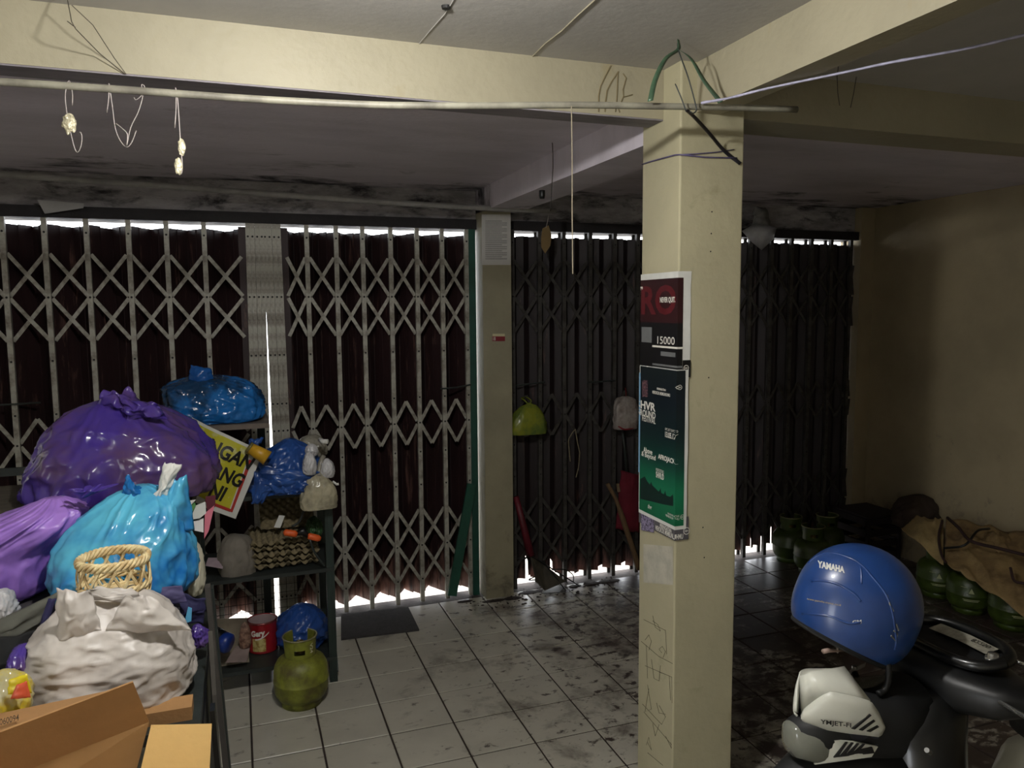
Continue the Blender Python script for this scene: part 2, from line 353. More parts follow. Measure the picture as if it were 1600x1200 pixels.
# upper poster
p1 = thing('poster', 'upper dark red and black poster reading never quit on the column', 'poster', WR(.15, zc(590)))
p1s = wrap_sheet(MB(), .0, ug, zc(590), zc(424), .0025, .004).build('sheet', paper_w, p1)
wrap_sheet(MB(), .0, uf(1065), zc(505), zc(434), .0034).build('red_field', darkmar, p1)
wrap_sheet(MB(), .0, uf(1065), zc(590), zc(505), .0034).build('black_field', black_pr, p1)
def letter(s_, x0, x1, y0, y1, e, bold, mat, par):
    mb = MB(); wtext(mb, s_, x0, x1, y0, y1, e, bold); return mb.build('lettering', mat, par)
letter('PRO', 985, 1058, 446, 492, .0042, .03, maroon_pr, p1s); letter('NEVER QUIT.', 1033, 1057, 464, 474, .005, .03, print_w, p1s)
letter('age', 1000.5, 1006, 448, 454, .005, .02, print_w, p1s); letter('15000', 1029, 1056, 526, 538, .005, .0, print_w, p1s)
wrect(MB(), 1021, 1066, 541, 544, .005, 'l', 'f').build('white_line', print_w, p1s)
for r_ in ((1004, 1020, 511, 535, 'l', 'l'), (1034, 1057, 550, 557, 'l', 'l'), (1021, 1066, 570, 573, 'l', 'f'), (1021, 1066, 575, 578, 'l', 'f')):
    wrect(MB(), *r_[:4], .0045, *r_[4:]).build('grey_block', grey_pr, p1s)
mb = MB(); wrap_sheet(mb, uf(1065), uf(1077.5), zc(590), zc(563), .005); mb.build('warning_corner', black_pr, p1s)
def ring18(mb, cu, cz, r, e, n=24):
    for i in range(n):
        a, b_ = 2*PI*i/n, 2*PI*(i+1)/n
        mb.add([WR(cu+math.cos(a)*r, cz+math.sin(a)*r, e), WR(cu+math.cos(b_)*r, cz+math.sin(b_)*r, e), WR(cu+math.cos(b_)*r*.82, cz+math.sin(b_)*r*.82, e), WR(cu+math.cos(a)*r*.82, cz+math.sin(a)*r*.82, e)], [(0,1,2,3)])
    put_text(mb, '18+', lambda a, b: WR(cu-r*.6+a*r*1.2, cz-r*.3+b*r*.6, e), .02)
mb = MB(); ring18(mb, uf(1070.5), PY(1070, 575, 2.42).z, .011, .0056); mb.build('age_mark', print_w, p1s)
# middle poster
p2 = thing('poster', 'middle dark green festival poster with city skyline on the column', 'poster', WR(.15, zc(825)))
def grad(name, stops):
    mt = bpy.data.materials.new(name); mt.use_nodes = True; N = mt.node_tree.nodes; L = mt.node_tree.links
    geo = N.new('ShaderNodeNewGeometry'); sp = N.new('ShaderNodeSeparateXYZ'); L.new(geo.outputs['Position'], sp.inputs[0])
    mr = N.new('ShaderNodeMapRange'); mr.inputs[1].default_value = zc(825); mr.inputs[2].default_value = zc(578); L.new(sp.outputs[2], mr.inputs[0])
    cr = N.new('ShaderNodeValToRGB'); L.new(mr.outputs[0], cr.inputs[0])
    el = cr.color_ramp.elements
    el[0].position, el[0].color = stops[0][0], lin(stops[0][1]); el[1].position, el[1].color = stops[-1][0], lin(stops[-1][1])
    for p, c in stops[1:-1]: e = el.new(p); e.color = lin(c)
    L.new(cr.outputs[0], N['Principled BSDF'].inputs[0]); N['Principled BSDF'].inputs['Roughness'].default_value = .4
    return mt
green_pr = grad('green_sky_print', [(0, (18, 96, 62)), (.22, (22, 110, 76)), (.38, (16, 62, 52)), (.55, (12, 34, 36)), (.8, (14, 24, 32)), (1, (22, 30, 32))])
p2s = wrap_sheet(MB(), .004, uf(1074.5), zc(829), zc(578), .0058, .006).build('sheet', paper_w, p2)
wrap_sheet(MB(), .010, uf(1069.5), zc(823), zc(579), .0066).build('green_field', green_pr, p2)
mb = MB(); wrect(mb, 1000.5, 1002.8, 582, 738, .0072); mb.build('blue_edge', M('pale_blue_print', (120, 160, 190), .5, .1), p2)
sky = [(1003, 770), (1003, 748), (1010, 744), (1014, 752), (1018, 757), (1020, 752), (1022, 758), (1028, 764), (1032, 768), (1035, 762), (1036, 770), (1040, 772), (1042, 766), (1044, 774), (1050, 776), (1054, 772), (1057, 778), (1057.8, 792), (1040, 788), (1020, 783), (1003, 779)]
mb = MB(); mb.add([LF(x, y, .0074) for x, y in sky], [tuple(range(len(sky)))]); mb.build('skyline', M('dark_green_print', (10, 40, 34), .5, .2), p2)
for a_ in (('SHVR', 998, 1027, 627, 640, .03), ('GROUND', 998, 1027, 641, 651, .02), ('FESTIVAL', 1006, 1027, 651, 660, .01), ('PERINGATAN', 1029, 1043, 606.5, 610, .02), ('MEROKOK MEMBUNUHMU', 1022, 1050, 612.5, 617.5, .02),
           ('SPC JKT EXPO', 1042, 1057.5, 670, 675, 0), ('13.05.17', 1042, 1057.8, 676, 685, .02), ('Above', 1008, 1022, 700, 708.5, .02), ('& Beyond', 1005, 1027, 708, 718, .02), ('AFROJACK', 1031, 1057.5, 713, 723, .03),
           ('MORE DETAILS', 1027.5, 1040, 733, 738, 0), ('SHVR.ID', 1027.5, 1040, 738.5, 748, .03), ('shvr', 1015, 1021, 788, 795, .02), ('PERINGATAN MEROKOK', 1046, 1058, 803, 806, 0), ('MEMBUNUHMU', 1043, 1058, 806.5, 810, 0)):
    letter(*a_[:5], .0076, a_[5], print_w, p2s)
for px_, py_ in ((1060.5, 605), (1064.5, 807)):
    mb = MB(); ring18(mb, uf(px_, py_), PY(px_, py_, 2.42).z, .009, .0078); mb.build('age_mark', print_w, p2s)
mb = MB(); mb.grid(lambda a, b: LF(1006+a*9, 594+b*26, .0076), 2, 2); mb.build('picture', M('picture_print', (120, 84, 88), .5, .8, 160, lo=.4, hi=.6, col2=(24, 26, 40)), p2)
# lowest poster strip
p3 = thing('poster', 'lowest grey health warning strip of a poster on the column', 'poster', WR(.15, zc(846)))
wrap_sheet(MB(), .004, uf(1078), zc(846), zc(810), .0045).build('strip', M('grey_strip_print', (84, 82, 86), .5, .1), p3)
mb = MB(); mb.grid(lambda a, b: LF(1003.5+a*20, 801+b*27+a*4, .0052), 2, 2); mb.build('picture', M('picture_print_violet', (150, 140, 170), .5, .8, 140, lo=.45, hi=.6, col2=(22, 16, 34)), p3)
letter('PERINGATAN', 1033, 1051, 822, 828, .0054, .02, print_w, p3); letter('MEROKOK MEMBUNUHMU', 1026, 1062, 829, 837, .0054, .02, print_w, p3)
mb = MB(); ring18(mb, uf(1071.5, 829), PY(1071, 829, 2.42).z, .014, .0054); mb.build('age_mark', print_w, p3)

# ================================================================== FOLDING GATES
def lattice_mesh(L, mat, key, _c={}):
    k = (round(L, 3), key)
    if k not in _c:
        b_ = MB(); b_.box((0, -.002, -.0105), (L, .002, .0105)); _c[k] = mesh_of(b_, 'lattice_strip', mat)
    return _c[k]
def bar_mesh(z0, z1, holes, mat, key, double, w=.027, _c={}):
    k = (key, w)
    if k not in _c:
        b_ = MB(); b_.box((-w/2, -.012, z0), (w/2, 0, z1)); b_.box((-w/2, 0, z0), (-w/2+.004, .016, z1)); b_.box((w/2-.004, 0, z0), (w/2, .016, z1))
        if double: b_.box((-w/2, .06, z0), (w/2, .072, z1))
        b_.cur = 1
        for h in holes:
            n = len(b_.v); b_.lathe([(0, 0), (.0062, 0), (.0062, .003)], 8)
            for q in range(n, len(b_.v)): v = b_.v[q]; b_.v[q] = Vector((v.x, -.0125-v.z*.3, h+v.y))
        _c[k] = mesh_of(b_, 'picket', [mat, rivet_m])
    return _c[k]
YB = 4.905
def gate(name, label, xs, x_end0, x_end1, depth, mat, key, double=False, ragged=False, stiles=(), zbot=.034, tilt=0, smat=None):
    t = thing(name, label, 'gate', ((xs[0]+xs[-1])/2, YB, 0), kind='structure')
    holes = (2.39, 2.032, 1.68, 1.38, 1.212, 1.02, .80, .39, .16)
    bm_ = bar_mesh(.0, 2.475, holes, mat, key, double)
    for x in xs: inst('picket', bm_, t, (x, YB+random.uniform(-.004, .004), 0), (random.uniform(-.002, .002), random.uniform(-.003, .003), 0))
    for x in stiles: inst('stile', bar_mesh(.0, 2.475, holes, mat, key+'s', False, .0255), t, (x-tilt*.87, YB+random.uniform(-.006, .002), 0), (0, tilt, 0))
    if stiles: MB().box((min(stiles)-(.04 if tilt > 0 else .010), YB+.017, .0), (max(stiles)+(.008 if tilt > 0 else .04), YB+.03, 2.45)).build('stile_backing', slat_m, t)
    edges = ([x_end0] if x_end0 is not None else []) + list(xs) + ([x_end1] if x_end1 is not None else [])
    for a, b_ in zip(edges[:-1], edges[1:]):
        w = b_-a; g_ = .012; mid = (a+b_)/2
        def strip(p, q, yo):
            d = Vector((q[0]-p[0], 0, q[1]-p[1])); L = d.length
            inst('lattice_strip', lattice_mesh(L, mat, key), t, (p[0], YB+yo, p[1]), (0, -math.atan2(d.z, d.x), 0))
        for zp, hh in ((2.032, .252), (.39, .25)):
            strip((a+g_, zp+hh-g_), (b_-g_, zp+g_*.5), .004); strip((a+g_, zp+g_*.5), (b_-g_, zp+hh-g_), .010)
            strip((a+g_, zp-g_*.5), (b_-g_, zp-hh+g_), .004); strip((a+g_, zp-hh+g_), (b_-g_, zp-g_*.5), .010)
        zp, hh = 1.212, .142
        strip((a+g_, zp+.01), (mid, zp+hh), .004); strip((mid, zp+hh), (b_-g_, zp+.01), .009)
        strip((a+g_, zp-.01), (mid, zp-hh), .009); strip((mid, zp-hh), (b_-g_, zp-.01), .004)
        ns = 4; ys = [0, .5, 1, .5, 0] if not ragged else [.2, .8, .3, .9, .2]
        for k in range(ns):
            x0 = a+w*k/ns; x1 = a+w*(k+1)/ns; y0 = YB+.03+depth*ys[k]; y1 = YB+.03+depth*ys[k+1]
            zb_ = zbot+random.uniform(-.006, .006); zt = 2.437+random.uniform(-.004, .004)
            sb = MB(); ww = math.hypot(x1-x0, y1-y0)
            notch = random.uniform(.012, .03) if ragged and k in (0, 2) and random.random() < .75 else 0
            nz_ = random.uniform(.10, .2)
            if ragged: zb_ += random.uniform(-.01, .03)
            poly = [(notch*1.3, 0, zb_), (ww, 0, zb_), (ww, 0, zt), (0, 0, zt), (0, 0, zb_+nz_ if notch else zb_+.01), (notch, 0, zb_+nz_*.7 if notch else zb_+.005)]
            sb.prism(poly, (0, .002, 0)); sb.box((ww-.004, -.003, zb_), (ww, .003, zt-.001))
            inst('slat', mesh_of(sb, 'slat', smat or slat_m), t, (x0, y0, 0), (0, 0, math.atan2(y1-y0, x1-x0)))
    return t
xs1 = [-.16-.2035*k for k in range(11, -1, -1)]
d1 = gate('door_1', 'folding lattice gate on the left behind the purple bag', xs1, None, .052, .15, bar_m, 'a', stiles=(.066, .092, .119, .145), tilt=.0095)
xs2 = [.422, .594, .761, .932, 1.099, 1.27, 1.436]
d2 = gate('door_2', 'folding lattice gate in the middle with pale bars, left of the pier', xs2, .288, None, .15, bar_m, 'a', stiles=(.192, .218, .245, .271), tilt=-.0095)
xs3 = [1.757+.19*k for k in range(0, 16)]
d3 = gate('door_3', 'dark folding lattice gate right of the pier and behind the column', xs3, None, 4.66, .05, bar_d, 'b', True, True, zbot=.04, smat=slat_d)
# teal jamb with flaking edge of gate 2, bolt rods
MB().box((1.447, 4.885, 0), (1.492, 4.96, 2.47)).build('jamb', teal_m, d2)
MB().box((1.440, 4.895, 0), (1.447, 4.93, 2.46)).build('jamb_edge', bar_m, d2)
MB().tube([(1.24, 4.885, 1.43), (1.36, 4.885, 1.435), (1.45, 4.885, 1.45)], .006, 6).build('bolt_rod', dark_metal, d2)
MB().tube([(1.77, 4.885, 1.43), (1.98, 4.885, 1.445)], .006, 6).build('bolt_rod', dark_metal, d3)
MB().tube([(2.3, 4.885, 1.43), (2.52, 4.885, 1.435)], .006, 6).build('bolt_rod', dark_metal, d3)
MB().tube([(-1.3, 4.885, 1.445), (-1.05, 4.885, 1.45)], .006, 6).build('bolt_rod', dark_metal, d1)


# ================================================================== LAMP AND THINGS HANGING FROM THE CEILING
lamp = thing('ceiling_lamp', 'glowing bulb in a white holder on the front ceiling', 'lamp', (LAMP.x, LAMP.y, 2.62))
MB().lathe([(.0, 2.81), (.055, 2.81), (.055, 2.798), (.03, 2.79), (.026, 2.755), (.0, 2.755)], 24, (LAMP.x, LAMP.y, 0)).build('holder', paper_w, lamp, True)
_a = [math.radians(d) for d in range(-90, 31, 10)]
MB().lathe([(.036*math.cos(a), .036*math.sin(a)) for a in _a], 20, LAMP).build('glowing_dome', EM('lamp_glow', (252, 250, 246), LAMP_STRENGTH), lamp, True)
MB().lathe([(.0312, .018), (.031, .025), (.022, .055), (.016, .085), (0, .085)], 20, LAMP).build('heat_sink', paper_w, lamp, True)
def PIY(x): return 2.43-x/1150*.23

fp = [(-2.6, 2.62, 2.56), (-1.2, 2.5, 2.56)] + [tuple(PY(x, y, PIY(x))) for x, y in ((0, 128), (200, 141), (400, 155), (560, 163), (650, 165), (780, 165), (900, 164), (1030, 166), (1150, 168), (1245, 171))]
tag(MB().tube(spline(fp, 4), .0105, 12).build('hanging_pipe', grey_pipe, None, True), 'long grey pipe slung under the ceiling in front of the cream beam', 'pipe')
bp = [(-2.6, 4.62, 2.71)] + [tuple(PY(x, y, 4.62)) for x, y in ((0, 272), (250, 290), (500, 309), (700, 322), (868, 330))]
tag(MB().tube(spline(bp, 4), .017, 12).build('hanging_pipe', M('dull_pipe', (150, 148, 146), .6, .3, 8), None, True), 'thick dull pipe hung along the sooty lintel above the gates', 'pipe')
# green strap tied to the ceiling that carries the pipe, and its wire
apex = PZ(1060, 62, 2.806)
gs = M('green_strap_plastic', (66, 92, 70), .35, .4, 20)
def ribbon(mb, pts, w, axis, twist=0):
    pts = [Vector(p) for p in pts]; k = len(pts); a = Vector(axis)
    vs_ = []
    for i, p in enumerate(pts):
        d = (pts[min(i+1, k-1)]-pts[max(i-1, 0)]).normalized(); q = Matrix.Rotation(twist*i/(k-1), 3, d) @ a
        vs_ += [p-q*w/2, p+q*w/2]
    mb.add(vs_, [(2*i, 2*i+1, 2*i+3, 2*i+2) for i in range(k-1)]); return mb
st = thing('strap', 'green plastic strap tied to the ceiling above the column', 'strap', apex)
tie = apex+Vector((0, 0, -.03))
pl = [apex, tie, PY(1040, 92, 2.22), PY(1024, 124, 2.205), PY(1016, 158, 2.19)]
ribbon(MB(), spline(pl, 6), .018, (.8, .6, 0), 1.2).build('left_band', gs, st, True, solid=.0008)
pr = [tie, PY(1080, 92, 2.22), PY(1100, 126, 2.21), PY(1120, 152, 2.2), PY(1126, 160, 2.195)]
ribbon(MB(), spline(pr, 6), .016, (.8, .6, 0), 1.5).build('right_band', gs, st, True, solid=.0008)
wr = [apex, tie, PY(1075, 120, 2.19), PY(1086, 160, 2.186), PY(1088, 172, 2.187), PY(1083, 177, 2.187), PY(1078, 174, 2.187)]
MB().tube(spline(wr, 5), .0022, 6).build('wire', dark_metal, st, True)
MB().tube(spline([PY(1055, 131, 2.2), PY(1064, 152, 2.19), PY(1072, 174, 2.185)], 5), .002, 6).build('wire', dark_metal, st, True)
# dark band slung over the column
tag(ribbon(MB(), spline([PY(1073, 172, 2.185), PY(1086, 184, 2.25), PY(1108, 208, 2.34), PY(1132, 236, 2.412), PY(1157, 256, 2.414)], 5), .014, (.75, .1, .66), .3).build('strap', M('dark_strap_plastic', (40, 38, 44), .4, .3), None, True, solid=.0012), 'dark band slung slanting from the pipe to the column corner', 'strap')
vt = M('violet_twine', (92, 84, 120), .5, .4, 20)
tw = [LF(1001.5, 258, .004), LF(1020, 252, .004), LF(1057, 242, .004), FF(1062, 242, .004), FF(1100, 246, .004), FF(1140, 247, .004), FF(1150, 247, .004)]
tag(MB().tube(tw, .0028, 6).tube([FF(1062, 242, .004), FF(1085, 241, .004), FF(1120, 238, .004), FF(1146, 234, .004)], .0022, 6).build('twine', vt, None, True), 'violet twine tied round the top of the column', 'twine')
# pale plastic rope going to the right, and wires
rp = [PY(1095, 161, 2.19), PZ(1140, 153, 2.612), PZ(1200, 138, 2.625), PZ(1310, 115, 2.628), PX(1400, 96, 1.76), PX(1500, 78, 1.86), PX(1600, 55, 1.96), PX(1700, 30, 2.1), Vector((2.9, 1.5, 2.81))]
pts = spline(rp, 8); rr = [.0035+.003*abs(noise.noise(Vector((i*.35, 0, 0)))) for i in range(len(pts))]
tag(MB().tube(pts, rr, 8).build('rope', M('lilac_rope_plastic', (176, 174, 200), .4, .35, 30), None, True), 'pale lilac plastic rope stretched from the pipe to the upper right', 'rope')
# hooks on the pipe
foil = M('crumpled_foil', (206, 198, 168), .35, .4, 60, .5, 120, metal=.3)
wire_m = M('pale_wire', (150, 142, 138), .45, .3, 20, metal=.4)
def lump(mb, c, sx, sy, sz, seed, n=10):
    rg = []
    for i in range(n+1):
        th = PI*i/n; ring = []
        for j in range(12):
            a = 2*PI*j/12; d = Vector((math.sin(th)*math.cos(a), math.sin(th)*math.sin(a), math.cos(th))); q = 1+.35*noise.noise(d*2.2+Vector((seed, 0, 0)))
            ring.append(Vector(c)+Vector((d.x*sx*q, d.y*sy*q, d.z*sz*q)))
        rg.append(ring)
    return mb.loft(rg)
def hk(*pts): return [PY(x, y, PIY(pts[0][0])) for x, y in pts]
h1 = thing('wire_hook', 'wire hook with one foil lump hung leftmost on the front pipe', 'hook', PY(107, 238, PIY(107)), 'hooks on the front pipe')
MB().tube(spline(hk((113, 165), (113, 145), (108, 126), (103, 140), (102, 155), (105, 180), (110, 205), (116, 230), (121, 238), (126, 230), (128, 215), (126, 207), (124, 207)), 4), .0016, 6).build('wire', wire_m, h1, True)
lump(MB(), PY(108, 193, PIY(108)), .017, .01, .026, 3).build('foil_lump', foil, h1)
h2 = thing('wire_hook', 'two-pronged bare wire hook in the middle on the front pipe', 'hook', PY(198, 230, PIY(198)), 'hooks on the front pipe')
MB().tube(spline(hk((167, 176), (170, 150), (170, 130), (172, 142), (176, 170), (180, 200), (188, 220), (198, 230), (206, 222), (213, 204)), 4), .0016, 6).build('wire', wire_m, h2, True)
MB().tube(spline(hk((209, 152), (213, 156), (222, 148), (226, 136), (221, 133), (223, 150), (216, 175), (204, 200), (198, 228), (199, 210), (190, 200), (181, 193)), 4), .0016, 6).build('wire', wire_m, h2, True)
h3 = thing('wire_hook', 'wire hook with two foil scraps hung rightmost on the front pipe', 'hook', PY(281, 270, PIY(281)), 'hooks on the front pipe')
MB().tube(spline(hk((273, 200), (275, 170), (275, 145), (274, 137), (277, 150), (280, 190), (282, 225), (285, 260), (283, 273)), 4), .0018, 6).build('wire', wire_m, h3, True)
lump(MB(), PY(284, 230, PIY(282)), .010, .006, .022, 9).build('foil_scrap', foil, h3); lump(MB(), PY(279, 260, PIY(282)), .010, .006, .024, 14).build('foil_scrap', foil, h3)
# loose wires at the ceiling on the left
tag(MB().tube([PZ(104, -8, 2.805), PY(112, 34, 2.35), PY(118, 45, 2.36), PY(155, 83, 2.5), PY(195, 116, 2.535)], .0013, 5).tube([PY(105, 33, 2.36), PY(118, 43, 2.36)], .0013, 5).tube([PY(112, 8, 2.4), PY(145, 39, 2.4), PY(178, 90, 2.5), PY(197, 116, 2.535)], .0012, 5).build('loose_wire', M('rusty_wire', (70, 62, 52), .6, .3), None), 'thin dark wire looped over the beam at the upper left', 'wire')
tag(MB().tube([PY(1310, 104, 2.3), PY(1308, 120, 2.3), PY(1309, 145, 2.3), PY(1312, 165, 2.3)], .0016, 5).tube([PY(1338, 120, 2.3), PY(1334, 145, 2.3), PY(1329, 168, 2.3)], .0016, 5).build('loose_wire', MATS['rusty_wire'], None), 'two dark wire ends hanging near the lilac rope', 'wire')
# termite trails on the beam near the column
mt_ = M('mud_trail', (120, 108, 78), .9, .3)
def BF(x, y): return Vector((PY(x, y, 2.537).x, 2.535, PY(x, y, 2.537).z))
mb = MB()
for ln in (((954, 103), (946, 118), (938, 135), (935, 150), (935, 175)), ((966, 112), (955, 128), (948, 142), (945, 165), (945, 175)), ((965, 114), (964, 140), (963, 160), (961, 175)), ((973, 115), (978, 122), (973, 140), (974, 152), (988, 148)), ((974, 150), (966, 170), (968, 176))):
    mb.tube([BF(x, y) for x, y in ln], .0022, 5)
mb.build('mud_trail', mt_, bm_x)
# hanging electric socket at the back beam
so = thing('hanging_socket', 'black lamp socket dangling on a cable under the back beam', 'socket', PY(848, 305, 3.9))
MB().tube(spline([PY(814, 241, 3.9), PY(824, 240, 3.88), PY(838, 248, 3.87), PY(846, 262, 3.87), PY(847, 285, 3.87), PY(847, 297, 3.87)], 4), .004, 6).build('cable', black_p, so, True)
MB().tube(spline([PY(838, 247, 3.87), PY(850, 242, 3.87), PY(864, 238, 3.9)], 4), .006, 6).build('tape', black_p, so, True)
MB().lathe([(0, -.035), (.013, -.035), (.016, -.02), (.016, .02), (.008, .032), (0, .032)], 14, PY(847, 300, 3.87)).build('socket', black_p, so, True)
# cord hanging straight down behind the front beam
tag(MB().tube([PY(893, 166, PIY(893)-.012), PY(894, 250, PIY(893)-.012), PY(894, 330, PIY(893)-.012), PY(895, 428, PIY(893)-.012)], .0018, 6).build('cord', M('beige_cord', (138, 128, 108), .7, .2), None), 'thin beige cord hanging down from the front pipe', 'cord')
tag(MB().tube([PY(861, 196, 3.4), PY(864, 240, 3.4), PY(864, 262, 3.4), PY(860, 330, 3.4)], .0022, 6).build('cord', M('dark_cord', (52, 46, 42), .7, .2), None), 'short dark cord hanging beside the black socket', 'cord')
lf = thing('hanging_tag', 'flat tan leaf-shaped scrap hung in front of the dark gate', 'scrap', PY(852, 395, 4.62))
MB().prism([PY(x, y, 4.62) for x, y in ((848, 357), (857, 352), (862, 368), (860, 384), (852, 396), (846, 386), (846, 370))], (0, .006, 0)).build('scrap', M('tan_card', (126, 104, 66), .8, .3), lf)
MB().tube([PY(858, 328, 4.62), PY(856, 345, 4.62), PY(853, 356, 4.62)], .002, 5).build('string', wire_m, lf)
# paper notice, sticker on the pier
def PF(x, y, e=.0015): p = PY(x, y, 4.79); return Vector((min(1.704, p.x), 4.79-e, p.z))
nt_ = thing('notice', 'faded printed paper notice pasted at the top of the pier', 'notice', PF(775, 415))
MB().grid(lambda a, b: PF(752.5+a*45.5, 414-b*79, .002), 4, 6).build('sheet', M('grey_paper', (186, 184, 180), .8, .1), nt_)
mb = MB(); rnd = random.Random(3)
for k in range(20):
    y = 345+k*3.1; mb.grid(lambda a, b: PF(758+rnd.uniform(0, 2)*0+a*rnd.choice((34, 34.01)) - (a*8 if k % 3 == 0 else 0), y+b*1.0, .0032), 1, 1)
mb.build('print_lines', M('faint_print', (128, 126, 124), .8, .4, 200, lo=.35, hi=.6), nt_)
sk = thing('sticker', 'small red and white sticker on the pier', 'sticker', PF(780, 533))
MB().grid(lambda a, b: PF(769+a*20, 533-b*7.5, .002), 1, 1).build('red_field', M('sticker_red', (120, 26, 40), .5, .1), sk)
MB().grid(lambda a, b: PF(769.5+a*19, 525.5-b*4, .002), 1, 1).build('pale_strip', M('sticker_pale', (196, 186, 150), .5, .1), sk)
mb = MB(); put_text(mb, '18', lambda a, b: PF(770+a*4, 532-b*5.5, .003)); mb.build('lettering', print_w, sk)
# ================================================================== BAGS
def bag_mesh(c, w, d, h, prof, seed, sup=2.4, pleat=.10, npl=13, wr=.05, wscale=4, lean=(0, 0), nu=150, nv=90, yaw=0, facet=.0, sag=.0, horiz=0.0):
    """crumpled plastic sack: rings from the base to the gathered neck"""
    rnd = random.Random(seed); sd = Vector((seed*3.1, seed*1.7, seed*.9)); pr = spline([(z, r) for z, r in prof], 12); zs = [p[0] for p in pr]; rs = [p[1] for p in pr]
    ph = [rnd.uniform(0, 2*PI) for _ in range(4)]; k1 = npl; k2 = int(npl*1.7)+1
    mb = MB(); rings = []
    for j in range(nv+1):
        t = j/nv*(len(zs)-1); i = min(int(t), len(zs)-2); f = t-i
        z = zs[i]*(1-f)+zs[i+1]*f; r0 = max(.004, rs[i]*(1-f)+rs[i+1]*f); ring = []
        near = sm(z, .35, 1.0)
        for q in range(nu):
            a = 2*PI*q/nu; ca, sa = math.cos(a), math.sin(a)
            e = (abs(ca)**sup+abs(sa)**sup)**(-1/sup)
            D = Vector((ca*e*r0, sa*e*r0, z*1.1))
            aw = a+.35*noise.noise(Vector((ca*1.5, sa*1.5, z*2))+sd)
            pl_ = (1-abs(math.sin(k1*aw/2+ph[0])))**1.5*.6+(1-abs(math.sin(k2*aw/2+ph[1])))**2*.4
            n1 = noise.noise(D*wscale*.45+sd); n2 = 1-abs(noise.noise(Vector((D.x, D.y, D.z*(1+horiz)))*wscale+sd*2)); n3 = 1-abs(noise.noise(Vector((D.x, D.y, D.z*(1+horiz)))*wscale*2.3+sd*3))
            disp = 1+pleat*near*(pl_-.45)*1.6+wr*(1.6*n1+1.6*(n2*n2*n2-.45)+.8*(n3**3-.45))
            if facet:
                v = noise.voronoi(D*wscale*.9+sd)[0]; disp += facet*(v[1]-v[0]-.25)
            rr = r0*e*disp
            x = ca*rr*w/2; y = sa*rr*d/2; zz = z*h + h*.05*n1*sm(z, .02, .3)
            zz -= sag*h*max(0, rr-.75)
            x += lean[0]*sm(z, .4, 1.0); y += lean[1]*sm(z, .4, 1.0)
            cy_, sy_ = math.cos(yaw), math.sin(yaw)
            ring.append(Vector(c)+Vector((x*cy_-y*sy_, x*sy_+y*cy_, max(0, zz))))
        rings.append(ring)
    mb.loft(rings); return mb
SACK = [(0, .02), (.0, .55), (.015, .8), (.09, .95), (.3, 1.0), (.55, .95), (.76, .76), (.90, .42), (.97, .18), (1, .12)]
def frill(c, r0, r1, h, seed, lean=(0, 0), nu=90, nv=14, open_=1.0, waves=7):
    """gathered plastic flaring above a knot"""
    sd = Vector((seed*2.3, 4, seed)); mb = MB()
    def fn(a, b):
        th = 2*PI*a*open_; r = r0+(r1-r0)*b**1.3
        wv = math.sin(waves*th+2*noise.noise(Vector((math.cos(th), math.sin(th), b))+sd)); r *= 1+.30*b*wv+.35*b*noise.noise(Vector((math.cos(th)*1.6, math.sin(th)*1.6, b*1.2))+sd)
        return Vector(c)+Vector((math.cos(th)*r+lean[0]*b, math.sin(th)*r*.7+lean[1]*b, h*(b*.9+.35*b*noise.noise(Vector((math.cos(th)*2, math.sin(th)*2, 1))+sd))))
    return mb.grid(fn, nu, nv)
def pxbox(x0, x1, y0, y1, Y):
    xm, ym = (x0+x1)/2, (y0+y1)/2; a = PY(x0, ym, Y); b_ = PY(x1, ym, Y); t = PY(xm, y0, Y); bt = PY(xm, y1, Y)
    return bt, (b_-a).length, t.z-bt.z
def plastic(name, c, c2=None, rough=.24, scale=6, transl=.12, bump=.6, lo=.4, hi=.65, bscale=9, spec=.6):
    return M(name, c, rough, .3, scale, bump, bscale, col2=c2, transl=transl, lo=lo, hi=hi, spec=spec, detail=4, ridged=True)
def patch(ctrl, Y, bulge, seed, nu=20, nv=20, amp=.012):
    """curved flap through four pixel corners at depth Y; bulges towards the viewer"""
    (a, b_, c_, d_) = ctrl
    def fn(u, v):
        x = (a[0]*(1-u)+b_[0]*u)*(1-v)+(d_[0]*(1-u)+c_[0]*u)*v; y = (a[1]*(1-u)+b_[1]*u)*(1-v)+(d_[1]*(1-u)+c_[1]*u)*v
        p = PY(x, y, Y); n = noise.noise(Vector((u*3, v*3, seed)))+.5*noise.noise(Vector((u*8, v*8, seed)))
        return p+Vector((amp*.6*noise.noise(Vector((u*4, v*4, seed+7))), -bulge*math.sin(PI*u)*math.sin(PI*(v*.8+.1))+amp*n, amp*.8*noise.noise(Vector((u*4, v*4, seed+3)))))
    return MB().grid(fn, nu, nv)
purple = plastic('purple_film', (78, 58, 152), (100, 74, 110), .2, 4.0, .12)
lilac = plastic('lilac_film', (178, 134, 226), (136, 100, 188), .36, 5, .15)
sky_blue = plastic('sky_blue_film', (100, 196, 228), (30, 116, 196), .2, 4.2, .15)
grey_sack = plastic('grey_sack_film', (216, 209, 202), (180, 172, 164), .42, 5, .1, .35, bscale=6)
dark_blue = plastic('dark_blue_film', (28, 62, 104), (18, 40, 66), .18, 7, .1, .6)
mid_blue = plastic('mid_blue_film', (44, 86, 160), (30, 62, 124), .3, 9, .1, .6)
white_film = plastic('white_film', (206, 206, 208), (176, 174, 176), .3, 9, .15, .5)
clear_film = plastic('cloudy_clear_film', (168, 164, 150), (120, 116, 104), .22, 14, .2, .7)
